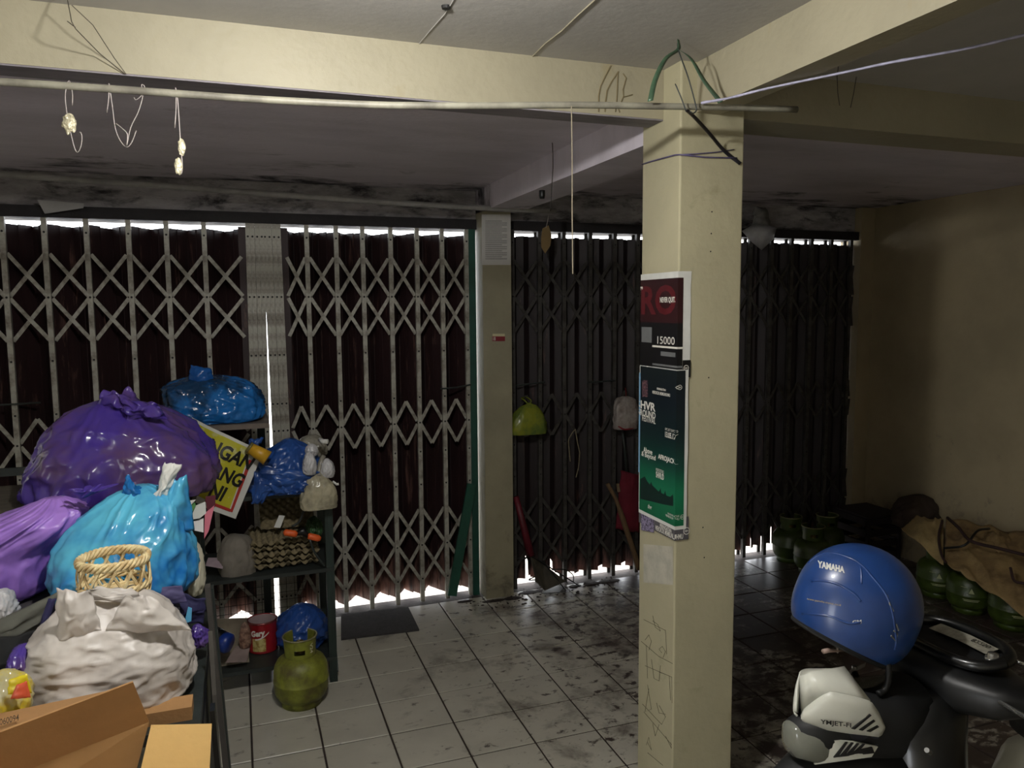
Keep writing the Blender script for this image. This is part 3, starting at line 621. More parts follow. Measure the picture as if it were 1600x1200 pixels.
# ---------------- tall bench and its big purple bag
wood_d = M('dark_grey_wood', (84, 78, 66), .8, .4, 5, .3, stretch=(1, 6, 6))
tb = thing('work_bench', 'tall grey wooden bench under the big purple bag', 'bench', (-1.05, 3.5, 0))
zt = 1.195
MB().box((-2.2, 3.2, zt-.065), (-.2, 3.86, zt)).build('top', wood_d, tb)
for x in (-2.1, -.3):
    for y in (3.28, 3.78): MB().box((x-.035, y-.035, 0), (x+.035, y+.035, zt-.065)).build('leg', wood_d, tb)
MB().box((-2.1, 3.84, .35), (-.3, 3.86, .42)).build('stretcher', wood_d, tb)
MB().box((-2.2, 3.95, 1.22), (-.45, 3.97, 1.255)).box((-2.2, 3.84, zt), (-2.16, 3.97, 1.255)).box((-.49, 3.84, zt), (-.45, 3.97, 1.255)).build('rear_rail', dark_metal, tb)
c, w, h = pxbox(52, 345, 622, 782, 3.5); c.z = zt
pb = thing('plastic_bag', 'huge crinkled purple plastic bag with a tied top on the bench', 'bag', c, 'filled plastic bags on the left')
h = PY(190, 622, 3.5).z-zt
PP = [(0, .02), (0, .6), (.02, .86), (.10, .985), (.3, .96), (.55, .84), (.76, .66), (.9, .46), (.97, .24), (1, .12)]
bag_mesh(c, w*1.02, .62, h, PP, 5, 2.9, .10, 8, .05, 2.6, lean=(-.03, 0), nu=200, nv=120, facet=.07).build('sack', purple, pb, True)
patch(((150, 640), (232, 644), (206, 608), (158, 612)), 3.40, .06, 4, amp=.03).build('tied_top', purple, pb, True, solid=.001)
patch(((196, 652), (262, 655), (246, 632), (186, 618)), 3.34, .05, 9, amp=.03).build('tied_top', purple, pb, True, solid=.001)
# ---------------- counter the other bags lie on
ct = thing('counter', 'dark metal counter under the pile of bags and cardboard on the left', 'counter', (-.9, 2.5, 0))
zt = .9
MB().box((-2.0, 2.02, zt-.03), (-.13, 3.02, zt)).build('top', dark_metal, ct)
for x, y in ((-1.96, 2.06), (-.17, 2.06), (-1.96, 2.97), (-.17, 2.97), (-.17, 2.5)): MB().box((x-.025, y-.025, 0), (x+.025, y+.025, zt-.03)).build('leg', dark_metal, ct)
MB().box((-.14, 2.05, .12), (-.125, 2.6, zt-.03)).build('side_panel', black_p, ct)
MB().box((-1.96, 2.06, .2), (-.15, 2.97, .22)).build('low_shelf', black_p, ct)
# boards standing against its side
bw = M('grey_board', (84, 80, 74), .7, .3, 6, stretch=(4, 4, .6))
bd = MB().prism([(-.105, 2.16, 0), (-.105, 2.36, 0), (-.115, 2.36, .82), (-.115, 2.31, 1.03), (-.11, 2.26, .86)], (.012, 0, 0))
tag(bd.build('board', bw), 'thin dark pointed board standing against the counter side', 'board')
tag(MB().bar((-.07, 2.55, 0), (-.125, 2.62, 1.06), .05, .016, (1, 0, 0)).build('board', M('grey_board_pale', (74, 70, 66), .7, .3, 6)), 'pale narrow board leaning upright behind the pointed board', 'board')
tag(MB().bar((-.055, 1.98, 0), (-.10, 2.05, .93), .05, .012, (1, 0, 0)).build('board', black_p), 'black narrow board leaning on the counter by the folded carton', 'board')
tag(MB().bar((-.075, 2.72, 0), (-.122, 2.78, 1.0), .05, .016, (1, 0, 0)).build('board', dark_metal), 'dark narrow board leaning at the far end of the counter', 'board')
# hidden box that carries the two middle bags
card_d = M('brown_cardboard', (168, 126, 80), .85, .15, 5, .15, 60); card_l = M('pale_cardboard', (224, 184, 116), .85, .1, 4, .12, 60)
tag(MB().box((-1.0, 2.46, zt), (-.2, 2.98, 1.055)).build('carton', M('dark_carton', (60, 56, 60), .85, .3, 5)), 'dark flat carton under the sky blue and lilac bags', 'box')
c, w, h = pxbox(-120, 104, 775, 952, 2.80); c.z = 1.055
lb = thing('plastic_bag', 'lilac plastic bag at the left picture edge, its neck pinched right', 'bag', c, 'filled plastic bags on the left')
LP = [(0, .02), (0, .5), (.03, .78), (.14, .97), (.4, 1.0), (.66, .9), (.84, .66), (.94, .36), (1, .14)]
h = PY(60, 782, 2.72).z-1.055
bag_mesh(c, w*1.0, .40, h, LP, 11, 2.2, .16, 12, .035, 3.2, lean=(.20, -.06)).build('sack', lilac, lb, True)
frill(PY(128, 778, 2.66), .012, .05, .03, 3, (.03, 0)).build('tied_top', purple, lb, True, solid=.001)
c, w, h = pxbox(86, 310, 760, 916, 2.66); c.z = 1.055
h = PY(190, 758, 2.66).z-1.055
bb = thing('plastic_bag', 'shiny sky blue plastic bag behind the wicker basket', 'bag', c, 'filled plastic bags on the left')
BP = [(0, .02), (0, .6), (.02, .84), (.12, 1.0), (.32, 1.0), (.55, .86), (.76, .66), (.9, .42), (.97, .22), (1, .12)]
bag_mesh(c, w, .44, h, BP, 23, 2.5, .14, 9, .04, 3.0, lean=(.06, 0), nu=180, nv=110, facet=.05).build('sack', sky_blue, bb, True)
# its upright ear and torn paper at the top
k0 = PY(238, 772, 2.7)
ear = [(236, 790), (296, 800), (300, 760), (288, 742), (272, 745), (250, 765)]
patch(((228, 822), (304, 828), (292, 742), (268, 750)), 2.62, .05, 2).build('ear', sky_blue, bb, True, solid=.0012)
patch(((190, 770), (238, 790), (222, 764), (198, 742)), 2.63, .03, 5).build('ear', M('deep_blue_film', (36, 120, 196), .25, .3, 8, transl=.15), bb, True, solid=.0012)
pt = patch(((238, 785), (262, 770), (284, 726), (258, 722)), 2.60, .02, 8, amp=.014).build('paper_sheet', paper_w, None, True, solid=.001)
tag(pt, 'crumpled white paper sticking up beside the blue bag knot', 'paper')
# ---------------- grey sack and the wicker basket in its mouth
c, w, h = pxbox(48, 312, 912, 1100, 2.26); c.z = .9
h = PY(180, 930, 2.26).z-.9
gb = thing('plastic_bag', 'large wrinkled grey plastic sack below the basket', 'bag', c, 'filled plastic bags on the left')
GP = [(0, .02), (0, .62), (.03, .84), (.13, .97), (.35, 1.0), (.58, .93), (.78, .78), (.92, .58), (1, .40)]
bag_mesh(c, w, .36, h, GP, 31, 2.6, .08, 6, .034, 2.4, nu=180, nv=110, facet=.04, horiz=1.6, sag=.05).build('sack', grey_sack, gb, True)
patch(((90, 1000), (160, 985), (142, 925), (88, 918)), 2.14, .03, 12, amp=.011).build('mouth_flap', grey_sack, gb, True, solid=.0012)
patch(((165, 985), (300, 985), (236, 932), (196, 930)), 2.135, .025, 17, amp=.011).build('mouth_flap', grey_sack, gb, True, solid=.0012)
patch(((118, 935), (230, 940), (205, 918), (150, 916)), 2.20, .03, 19, amp=.008).build('mouth_flap', grey_sack, gb, True, solid=.0012)
wick = M('wicker_cane', (240, 222, 172), .5, .35, 25, col2=(186, 154, 104))
bc, bwid, _ = pxbox(118, 232, 868, 930, 2.30); bt = PY(175, 872, 2.30)
zb0 = PY(175, 935, 2.30).z; R0 = bwid/2
bk = thing('wicker_basket', 'small round open wicker basket sitting in the grey sack mouth', 'basket', (bt.x, 2.32, zb0))
cx, cy = bt.x, 2.32; H_ = bt.z-zb0
def rim(z, r, n, amp, rad, k=3):
    mb = MB()
    for s_ in range(k):
        mb.tube([(cx+(r+amp*math.cos(n*a+2*PI*s_/k))*math.cos(a), cy+(r+amp*math.cos(n*a+2*PI*s_/k))*math.sin(a), z+amp*1.6*math.sin(n*a+2*PI*s_/k)) for a in [2*PI*i/96 for i in range(97)]], rad, 6, False)
    return mb
rim(zb0+H_-.008, R0*.95, 9, .006, .0052, 4).build('rim', wick, bk, True)
rim(zb0+.035, R0*.97, 7, .004, .004, 3).build('middle_hoop', wick, bk, True)
rim(zb0+.004, R0*.9, 7, .004, .004, 3).build('base_hoop', wick, bk, True)
nw = 13
for s_ in (-1, 1):
    for i in range(nw):
        a0 = 2*PI*i/nw; mb = MB()
        for o_ in (-.02, .02):
            mb.tube([(cx+(R0*(.93+.06*math.sin(PI*t))+s_*.003)*math.cos(a0+s_*t*.62+o_), cy+(R0*(.93+.06*math.sin(PI*t))+s_*.003)*math.sin(a0+s_*t*.62+o_), zb0+t*(H_-.01)) for t in [j/10 for j in range(11)]], .0027, 5)
        mb.build('cane_loop', wick, bk, True)
mb = MB()
for k in range(8): r = R0*.88*(k+1)/8; mb.tube([(cx+r*math.cos(a), cy+r*math.sin(a), zb0+.004) for a in [2*PI*i/40 for i in range(41)]], .0042, 5, False)
mb.build('base', wick, bk, True)
# ---------------- cardboard in front
fl1 = thing('open_carton', 'brown cardboard box with a long raised flap at the lower left', 'box', (-.55, 1.75, 0))
MB().box((-1.0, 1.50, 0), (-.30, 1.955, .80)).build('carton_body', card_d, fl1)
def slab(pts, t=.005, off=None):
    a, b_, c_ = (Vector(p) for p in pts[:3]); n = (b_-a).cross(c_-a).normalized()*t
    return MB().prism(pts, n)
A_ = PY(-30, 1156, 1.84); B_ = PY(208, 1066, 1.91); C__ = PY(233, 1128, 1.96); D_ = PY(-30, 1232, 1.89)
slab([A_, B_, C__, D_], .005).build('flap', card_d, fl1)
slab([D_, C__, PY(205, 1235, 1.97), PY(-30, 1300, 1.89)], .005).build('front_wall', M('mid_cardboard', (172, 132, 84), .85, .12, 5, .12, 60), fl1)
A2 = PY(-40, 1120, 2.0); B2 = PY(120, 1092, 2.06)
slab([A2, B2, PY(208, 1068, 1.925), PY(-30, 1156, 1.855)], .004).build('rear_flap', card_d, fl1)
mb = MB(); put_text(mb, '060094', lambda a, b: PY(2+a*30, 1132-a*8-b*10, 1.90+.02*b)+Vector((0, -.012, .004)), .01); mb.build('stamp', M('stamp_ink', (70, 54, 36), .8, .2), fl1)
fl2 = thing('folded_carton', 'pale flat cardboard panel standing at the bottom left', 'box', (-.18, 1.75, 0))
MB().box((-.28, 1.55, 0), (-.115, 1.89, .80)).build('carton_body', card_l, fl2)
slab([PY(236, 1133, 1.955), PY(331, 1131, 1.955), PY(326, 1235, 1.90), PY(212, 1235, 1.90)], .006).build('panel', card_l, fl2)
slab([PY(331, 1131, 1.962), PY(236, 1133, 1.962), PY(240, 1140, 2.0), PY(328, 1138, 2.0)], .005).build('back_fold', card_d, fl2)
tag(MB().box((-.33, 2.06, .9), (-.15, 2.13, .935)).build('carton', card_d), 'small flat brown carton under the right end of the grey sack', 'box')
tag(MB().box((-.24, 1.97, .84), (-.15, 2.015, .91)).build('case', M('slate_case', (72, 78, 76), .6, .2)), 'small slate grey case between the cardboard pieces', 'case')
# ---------------- small clutter at the left edge
def blob(name, label, cat, x0, x1, y0, y1, Y, dep, mat, seed, amp=.1, sup=2.3, group=None, prof=None, facet=0, ws=3, part='film'):
    c, w, h = pxbox(x0, x1, y0, y1, Y); t = thing(name, label, cat, c, group)
    bag_mesh(c, w, dep, h, prof or [(0, .02), (0, .5), (.05, .8), (.25, 1), (.55, .95), (.8, .7), (.95, .35), (1, .1)], seed, sup, .1, 9, amp, ws, nu=72, nv=44, facet=facet).build(part, mat, t, True); return t
blob('paper_wad', 'crumpled white tissue at the left edge beside the lilac bag', 'paper', -20, 27, 921, 968, 2.4, .12, white_film, 41, .16, part='sheet')
gc = M('grey_green_cloth', (92, 92, 84), .9, .2, 8, .2); dk = M('black_cloth', (22, 23, 24), .9, .2, 8, .2); navy = M('navy_cloth', (38, 36, 78), .8, .25, 8, .2)
o = patch(((-40, 1010), (62, 990), (90, 925), (-40, 985)), 2.36, .05, 31, amp=.012).build('cloth', gc, None, True, solid=.004); tag(o, 'grey green cloth lying left of the grey sack', 'cloth')
o = patch(((-40, 1065), (40, 1045), (64, 982), (-40, 1003)), 2.32, .05, 32, amp=.010).build('cloth', dk, None, True, solid=.004); tag(o, 'black cloth below the grey green cloth at the left edge', 'cloth')
o = patch(((52, 1010), (62, 1010), (88, 935), (76, 935)), 2.30, .01, 33, amp=.004).build('strap', navy, None, True, solid=.003); tag(o, 'navy strap running down beside the grey sack', 'strap')
blob('plastic_bag', 'small crumpled purple bag left of the grey sack', 'bag', 16, 62, 1006, 1058, 2.22, .12, purple, 44, .12, group='small bags on the counter')
sn = blob('snack_packet', 'clear snack packet with yellow and orange print at the lower left', 'packet', -30, 52, 1046, 1118, 2.05, .10, M('clear_packet_film', (198, 190, 150), .15, .4, 9, .6, 30, transl=.25, col2=(228, 206, 60), lo=.45, hi=.6), 47, .12)
patch(((12, 1085), (50, 1083), (42, 1052), (14, 1062)), 1.985, .004, 36, 8, 8, .003).build('yellow_print', M('yellow_print', (226, 206, 40), .3, .2), sn, True, solid=.001)
patch(((16, 1092), (48, 1090), (42, 1064), (26, 1070)), 1.978, .004, 37, 8, 8, .003).build('orange_print', M('orange_print', (222, 96, 66), .3, .2), sn, True, solid=.001)
o = patch(((232, 965), (318, 975), (322, 935), (236, 922)), 2.52, .03, 51, amp=.015).build('cloth', navy, None, True, solid=.004); tag(o, 'dark navy cloth bundled behind the grey sack on the right', 'cloth')
o = patch(((238, 945), (292, 940), (284, 915), (232, 918)), 2.46, .01, 55, amp=.004).build('folder', M('indigo_board', (84, 78, 120), .7, .2), None, True, solid=.004); tag(o, 'flat indigo folder under the blue bag beside the basket', 'folder')
blob('plastic_bag', 'scrap of purple bag poking out right of the grey sack', 'bag', 298, 325, 975, 1010, 2.42, .05, purple, 61, .2, group='small bags on the counter')
o = slab([PY(288, 974, 2.34), PY(299, 970, 2.34), PY(300, 950, 2.34), PY(294, 948, 2.34)], .003).build('card', M('light_blue_card', (90, 170, 214), .6, .1)); tag(o, 'light blue card corner behind the grey sack', 'card')
# papers, folders and pale bag wedged right of the blue bag
def card(name, label, cat, poly, Y, mat, t=.004, lean=0):
    o = MB().prism([PY(x, y, Y) for x, y in poly], (0, t, 0)).build(name, mat); tag(o, label, cat); return o
card('paper_sheet', 'white paper wedged just under the purple bag corner', 'paper', ((290, 783), (306, 781), (288, 800)), 2.86, paper_w)
card('folder', 'green folder edge between white papers beside the blue bag', 'folder', ((288, 800), (304, 784), (306, 790), (296, 808)), 2.87, M('green_card', (92, 146, 84), .6, .1))
card('paper_sheet', 'crumpled white sheet in the middle of the wedged papers', 'paper', ((297, 812), (306, 790), (321, 784), (322, 802), (312, 810)), 2.88, paper_w)
card('paper_sheet', 'lowest flat white sheet of the wedged papers', 'paper', ((298, 816), (318, 810), (318, 832), (304, 829)), 2.89, M('bright_paper', (232, 230, 228), .8, .05))
card('folder', 'pink folder standing right of the white papers', 'folder', ((320, 802), (335, 790), (326, 830), (319, 842)), 2.92, M('pink_card', (214, 122, 140), .6, .1))
card('folder', 'dark maroon folder above the pink folder', 'folder', ((321, 776), (337, 774), (336, 792), (324, 800)), 2.95, M('maroon_card', (88, 30, 44), .6, .1))
blob('plastic_bag', 'slack cream coloured bag hanging right of the blue bag', 'bag', 286, 322, 842, 925, 2.80, .16, M('cream_bag_film', (208, 204, 182), .45, .15, 6, .3), 71, .08, group='small bags on the counter')
# ================================================================== RACK AND WHAT STANDS ON IT
rk = thing('storage_rack', 'dark green metal shelf rack between the bags and the middle gate', 'rack', (.1, 4.2, 0))
rk_m = M('green_black_metal', (38, 52, 48), .5, .4, 12, .1, stretch=(6, 6, .6))
FY, BY = 3.99, 4.42
for x, y, ztop in ((.405, FY, 1.02), (.405, BY, 1.02), (-.235, FY, 1.40), (-.235, BY, 1.40), (.10, BY, 1.40)):
    MB().box((x-.02, y-.02, 0), (x+.02, y+.02, ztop)).build('post', rk_m, rk)
for zz, x0, x1 in ((.14, -.25, .42), (.62, -.25, .42), (1.03, -.25, .42)):
    MB().box((x0, FY-.025, zz-.02), (x1, BY+.025, zz)).build('shelf', dark_metal, rk)
MB().bar((.405, FY, .05), (.405, BY, .12), .01, .05).build('side_brace', rk_m, rk)
MB().bar((.432, FY+.03, .03), (.432, BY-.05, .55), .03, .006, (1, 0, 0)).build('side_strip', dark_metal, rk)
MB().box((-.33, 3.93, 1.375), (.13, 4.36, 1.40)).build('top_board', M('brown_grey_board', (104, 94, 86), .7, .25, 6), rk)
wm = MB()
for i in range(12): wm.tube([(-.2+i*.045, BY+.026, .16), (-.2+i*.045, BY+.026, .60)], .0014, 4)
for i in range(10): wm.tube([(-.21, BY+.026, .17+i*.045), (.31, BY+.026, .17+i*.045)], .0014, 4)
tag(wm.build('wire_mesh', rivet_m, rk), None, kind='stuff')
# blue bag on top
c, w, h = pxbox(256, 416, 582, 657, 4.12); c.z = 1.40
tp = thing('plastic_bag', 'dark blue plastic bag lying on top of the rack', 'bag', c, 'filled plastic bags on the left')
h = PY(330, 588, 4.12).z-1.4
bag_mesh(c, w*.98, .36, h, [(0, .02), (0, .7), (.03, .9), (.15, 1.0), (.5, .97), (.8, .86), (.93, .62), (1, .3)], 81, 3.2, .14, 9, .06, 3.0, lean=(-.03, 0), yaw=-.05).build('sack', M('blue_film_two_tone', (24, 58, 92), .16, .3, 2.6, .6, 20, transl=.1, col2=(30, 104, 176), lo=.48, hi=.56), tp, True)
patch(((292, 602), (336, 604), (330, 576), (298, 570)), 4.05, .03, 82, amp=.012).build('tied_top', M('bright_blue_film', (32, 92, 168), .25, .3, 8, transl=.15), tp, True, solid=.001)
# yellow banner folded over the shelf
bn = thing('banner', 'rumpled yellow and white banner with black capitals under the rack top', 'banner', PY(345, 800, 3.93))
bc4 = ((286, 775), (368, 812), (412, 706), (300, 652))
def bpos(u, v, e=0, Y=3.93):
    a, b_, c_, d_ = bc4
    x = (a[0]*(1-u)+b_[0]*u)*(1-v)+(d_[0]*(1-u)+c_[0]*u)*v; y = (a[1]*(1-u)+b_[1]*u)*(1-v)+(d_[1]*(1-u)+c_[1]*u)*v
    return PY(x, y, Y)+Vector((0, -e-.025*math.sin(PI*u*1.2)+.014*noise.noise(Vector((u*3, v*3, 3))), 0))
MB().grid(bpos, 24, 24).build('sheet', paper_w, bn, True)
MB().grid(lambda u, v: bpos(u*.84, .10+v*.86, .003), 20, 20).build('yellow_field', M('yellow_banner_ink', (186, 180, 40), .6, .2, 9, col2=(206, 206, 176), lo=.56, hi=.68), bn, True)
MB().grid(lambda u, v: bpos(.86+.045*u, .07+v*.75, .003), 2, 14).build('red_border', M('red_banner_ink', (170, 44, 36), .6, .1), bn)
MB().grid(lambda u, v: bpos(.40+.46*u, .065+.04*v, .0032), 10, 1).build('red_border', MATS['red_banner_ink'], bn)
for s_, u0, u1, v0, v1 in (('ANGAN', .10, .90, .68, .88), ('ANG', .36, .86, .41, .61), ('NI', .42, .66, .15, .36)):
    mb = MB(); put_text(mb, s_, lambda a, b: bpos(u0+(u1-u0)*a+(.05*b), v0+(v1-v0)*b, .006), .035); mb.build('lettering', black_pr, bn)
# orange tape cup behind the banner edge
cp = thing('cup', 'yellow orange plastic cup lying between banner and blue sheet', 'cup', PY(405, 712, 3.90))
p0, p1_ = PY(391, 700, 3.90), PY(418, 716, 3.88)
MB().tube([p0, p0.lerp(p1_, .5), p1_], [.026, .032, .037], 20).build('cup_body', M('amber_plastic', (206, 158, 40), .4, .2), cp, True)
MB().tube([PY(388, 698, 3.90), PY(391, 700, 3.90)], .028, 20).build('cup_rim', M('cup_rim_grey', (120, 110, 60), .5, .2), cp, True)
# blue crumpled sheet over the middle shelf
bt_ = thing('blue_sheet', 'crumpled blue plastic sheet draped over the middle shelf', 'sheet', PY(450, 780, 3.95))
c, w, h = pxbox(396, 506, 684, 764, 4.06); c.z = 1.03; h = PY(450, 684, 4.06).z-1.03
bag_mesh(c, w, .3, h, [(0, .02), (0, .75), (.04, .98), (.2, 1.0), (.5, .86), (.8, .55), (1, .15)], 91, 2.2, .1, 9, .10, 5, nu=110, nv=60, facet=.12, lean=(.02, 0)).build('heap', mid_blue, bt_, True)
patch(((392, 786), (408, 788), (436, 748), (398, 736)), 3.93, .02, 92, amp=.02).build('tail', mid_blue, bt_, True, solid=.002)
patch(((412, 766), (455, 768), (500, 738), (404, 728)), 3.92, .02, 93, amp=.022).build('tail', mid_blue, bt_, True, solid=.002)
patch(((386, 706), (402, 700), (412, 684), (390, 686)), 3.95, .02, 94, amp=.012, nu=10, nv=10).build('tail', mid_blue, bt_, True, solid=.002)
# cloudy bags hanging at the rack corner
blob('plastic_bag', 'pale cloudy bag behind the blue sheet on the middle shelf', 'bag', 462, 512, 679, 715, 4.2, .16, clear_film, 101, .09, group='small bags on the rack')
hb = blob('plastic_bag', 'clear bag of pale crackers hanging at the rack corner', 'bag', 470, 526, 741, 794, 3.93, .10, plastic('cracker_bag', (196, 188, 160), (150, 144, 124), .2, 16, .2, .7), 102, .07, sup=3, group='small bags on the rack', prof=[(0, .02), (0, .8), (.04, .95), (.3, 1.0), (.6, .92), (.85, .62), (1, .2)])
MB().tube(spline([PY(498, 745, 3.93), PY(500, 728, 3.95), PY(506, 712, 3.97)], 4), [.02, .013, .011, .012, .014, .016, .016, .014, .012], 10).build('neck', clear_film, hb, True)
for k, (x0, x1, y0, y1) in enumerate(((474, 495, 706, 742), (502, 523, 716, 746), (478, 496, 693, 712))):
    blob('plastic_bag', ('white plastic bulge left of the cracker bag neck', 'white plastic bulge right of the cracker bag neck', 'small white bag end above the cracker bag')[k], 'bag', x0, x1, y0, y1, 3.91+.03*k, .06, white_film, 110+k, .12, group='small bags on the rack')
tag(MB().tube([PY(500, 687, 4.0), PY(505, 690, 3.97), PY(512, 690, 3.95)], .012, 12).build('paper_roll', paper_w, None, True), 'short white roll sticking out above the cracker bag', 'roll')
tag(MB().tube([PY(520, 752, 3.92), PY(526, 757, 3.92), PY(529, 756, 3.92)], [.005, .006, .008], 8).build('bone_toggle', paper_w, None, True), 'small white bone shaped piece right of the cracker bag', 'toggle')
# egg trays
tray_m = M('egg_tray_pulp', (128, 116, 88), .95, .35, 12, .3, 80)
tr_ = MB(); pch = .056
def eg(a, b):
    x = (a-.5)*.34; y = (b-.5)*.30
    return Vector((x, y, .016*math.sin(2*PI*x/pch)*math.sin(2*PI*y/pch)+.004*noise.noise(Vector((x*30, y*30, 0)))))
tr_.grid(eg, 44, 40); tr_me = mesh_of(tr_, 'egg_tray', tray_m); tr_me.polygons.foreach_set('use_smooth', [True]*len(tr_me.polygons))
base = PZ(445, 886, .64)
for k, lab in enumerate(('lowest', 'second', 'third', 'fourth', 'uppermost flat')):
    o = bpy.data.objects.new('egg_tray', tr_me); C.objects.link(o); o.location = (base.x+.0+random.uniform(-.008, .008), 4.18+random.uniform(-.01, .01), .645+.030*k); o.rotation_euler = (0, .02*(k % 2), .04+random.uniform(-.04, .04))
    md = o.modifiers.new('t', 'SOLIDIFY'); md.thickness = .004
    tag(o, f'{lab} brown pulp egg tray in the pile on the rack', 'egg tray', 'egg trays on the rack')
o = bpy.data.objects.new('egg_tray', tr_me); C.objects.link(o); o.location = (base.x+.03, 4.27, .885); o.rotation_euler = (.95, .05, .12); o.scale = (.82, .78, .8)
md = o.modifiers.new('t', 'SOLIDIFY'); md.thickness = .004; tag(o, 'brown pulp egg tray leaning at the back of the pile with a paper slip', 'egg tray', 'egg trays on the rack')
tag(slab([PY(428, 824, 4.10), PY(438, 825, 4.10), PY(445, 806, 4.14), PY(436, 805, 4.14)], .001).build('paper_slip', paper_w), 'white paper slip on the leaning egg tray', 'paper')
# tool with orange grip
og = M('orange_plastic', (226, 96, 40), .45, .15)
tl = thing('hand_tool', 'hand tool with bright orange grips lying across the egg trays', 'tool', PY(470, 845, 3.97))
MB().tube([PY(443, 831, 3.97), PY(446, 832, 3.97), PY(460, 834, 3.97), PY(464, 835, 3.97)], [.008, .017, .017, .014], 14).build('grip', og, tl, True)
MB().tube([PY(481, 838, 3.97), PY(484, 838, 3.97), PY(497, 841, 3.97), PY(501, 842, 3.97)], [.014, .017, .017, .010], 14).build('grip', og, tl, True)
MB().tube([PY(462, 834, 3.975), PY(473, 830, 3.975), PY(482, 838, 3.975)], [.012, .022, .012], 12).build('middle', black_p, tl, True)
MB().tube(spline([PY(484, 842, 3.965), PY(490, 860, 3.965), PY(500, 875, 3.965), PY(507, 884, 3.965)], 4), .006, 8).build('cable', dark_metal, tl, True)
blob('plastic_bag', 'dark leafy green bag beside the rack post', 'bag', 479, 502, 806, 838, 4.14, .10, M('dark_green_film', (54, 92, 52), .4, .5, 20, .5), 121, .2, group='small bags on the rack')
tag(MB().tube(spline([PY(456, 823, 4.0), PY(468, 815, 4.0), PY(474, 800, 3.99), PY(478, 795, 3.97)], 4), .006, 8).build('cable', dark_metal, None, True), 'grey cable arching above the orange tool', 'cable')
# grey cloth bag and paper on the same shelf
blob('cloth_bag', 'slumped grey cloth bag left of the egg trays', 'bag', 342, 400, 836, 896, 4.1, .22, M('grey_canvas', (124, 118, 108), .9, .3, 7, .4), 131, .06, sup=2.8, prof=[(0, .02), (0, .8), (.05, .95), (.35, 1.0), (.6, .92), (.82, .8), (.95, .55), (1, .2)], part='canvas')
tag(slab([PY(321, 884, 3.98), PY(348, 889, 3.98), PY(348, 872, 4.10), PY(325, 872, 4.10)], .002).build('paper_sheet', M('mauve_paper', (186, 166, 176), .8, .15)), 'mauve tinted paper on the rack left of the cloth bag', 'paper')
# bottom shelf: red biscuit tin, blue bag, flattened carton, bottle
q = PZ(412, 1020, .142); q.y += .06
can_r = (PY(436, 1000, q.y)-PY(390, 1000, q.y)).length/2; can_h = PY(412, 966, q.y).z-.142
cn = thing('biscuit_tin', 'open red round biscuit tin on the lowest shelf', 'tin', (q.x, q.y, .142))
red_t = M('red_tin_print', (150, 26, 34), .35, .2, 10)
MB().lathe([(0, 0), (can_r, 0), (can_r, .004), (can_r*.985, .008), (can_r*.985, can_h-.01), (can_r, can_h-.006), (can_r, can_h), (can_r*.96, can_h), (can_r*.96, .012), (0, .012)], 48, (q.x, q.y, .142)).build('tin_body', red_t, cn, True)
MB().lathe([(can_r*1.012, can_h-.008), (can_r*1.02, can_h), (can_r*.95, can_h+.001)], 48, (q.x, q.y, .142)).build('tin_rim', M('tin_rim', (120, 60, 60), .35, .2, metal=.5), cn, True)
MB().lathe([(can_r*.955, .014), (can_r*.955, can_h-.004)], 48, (q.x, q.y, .142)).build('pale_lining', M('tin_lining', (176, 158, 158), .5, .15), cn, True)
def tinp(a, b, e=.001):  # a,b in 0..1 over the visible front of the tin
    th = -PI/2-math.atan2(q.x, q.y)+(-.95+1.9*a); r = can_r*.985+e
    return Vector((q.x+r*math.cos(th), q.y+r*math.sin(th), .142+can_h*b))
mb = MB(); mb.grid(lambda u, v: tinp(.10+.5*u, .08+.42*v), 10, 6); mb.build('cream_picture', M('biscuit_print', (196, 182, 120), .4, .5, 40, lo=.45, hi=.6, col2=(150, 120, 60)), cn)
mb = MB(); put_text(mb, 'Gery', lambda a, b: tinp(.06+.52*a, .50+.26*b+.05*a, .002), .05); mb.build('lettering', print_w, cn)
mb = MB(); mb.grid(lambda u, v: tinp(.22+.5*u, .46+.045*v+.2*u*u, .0022), 10, 1); mb.build('swoosh', print_w, cn)
blob('plastic_bag', 'crumpled blue bag right of the red tin', 'bag', 434, 512, 944, 1006, 4.2, .26, M('blue_crumpled_film', (38, 76, 148), .35, .4, 8, .6, 22), 141, .12, facet=.1, group='small bags on the rack')
cr = thing('flattened_carton', 'worn pale carton lying behind the red tin on the lowest shelf', 'box', PY(358, 1020, 4.1))
MB().box((PY(330, 1000, 4.1).x, 4.05, .142), (PY(388, 1000, 4.1).x, 4.35, .162)).build('base', M('worn_card', (150, 140, 122), .85, .35, 9), cr)
slab([PY(328, 968, 4.3), PY(390, 966, 4.3), PY(390, 1000, 4.34), PY(328, 1004, 4.34)], .005).build('upright_side', MATS['worn_card'], cr)
cfp = blob('coffee_packet', 'brown patterned coffee packet beside the red tin', 'packet', 374, 393, 972, 1012, 4.07, .05, M('coffee_packet_print', (150, 118, 100), .4, .6, 40, lo=.4, hi=.6, col2=(90, 60, 48)), 151, .05, sup=3)
bo = thing('bottle', 'lying dark bottle with blue cap on the lowest shelf', 'bottle', PY(340, 1010, 4.0))
MB().tube([PY(326, 992, 4.03), PY(340, 997, 4.0), PY(348, 1001, 3.985)], [.05, .05, .045], 18).build('bottle_body', black_p, bo, True)
MB().tube([PY(347, 1001, 3.985), PY(351, 1003, 3.975), PY(357, 1006, 3.965), PY(360, 1007, 3.96)], [.045, .05, .05, .04], 18).build('cap', M('cap_blue', (26, 56, 140), .35, .2), bo, True)
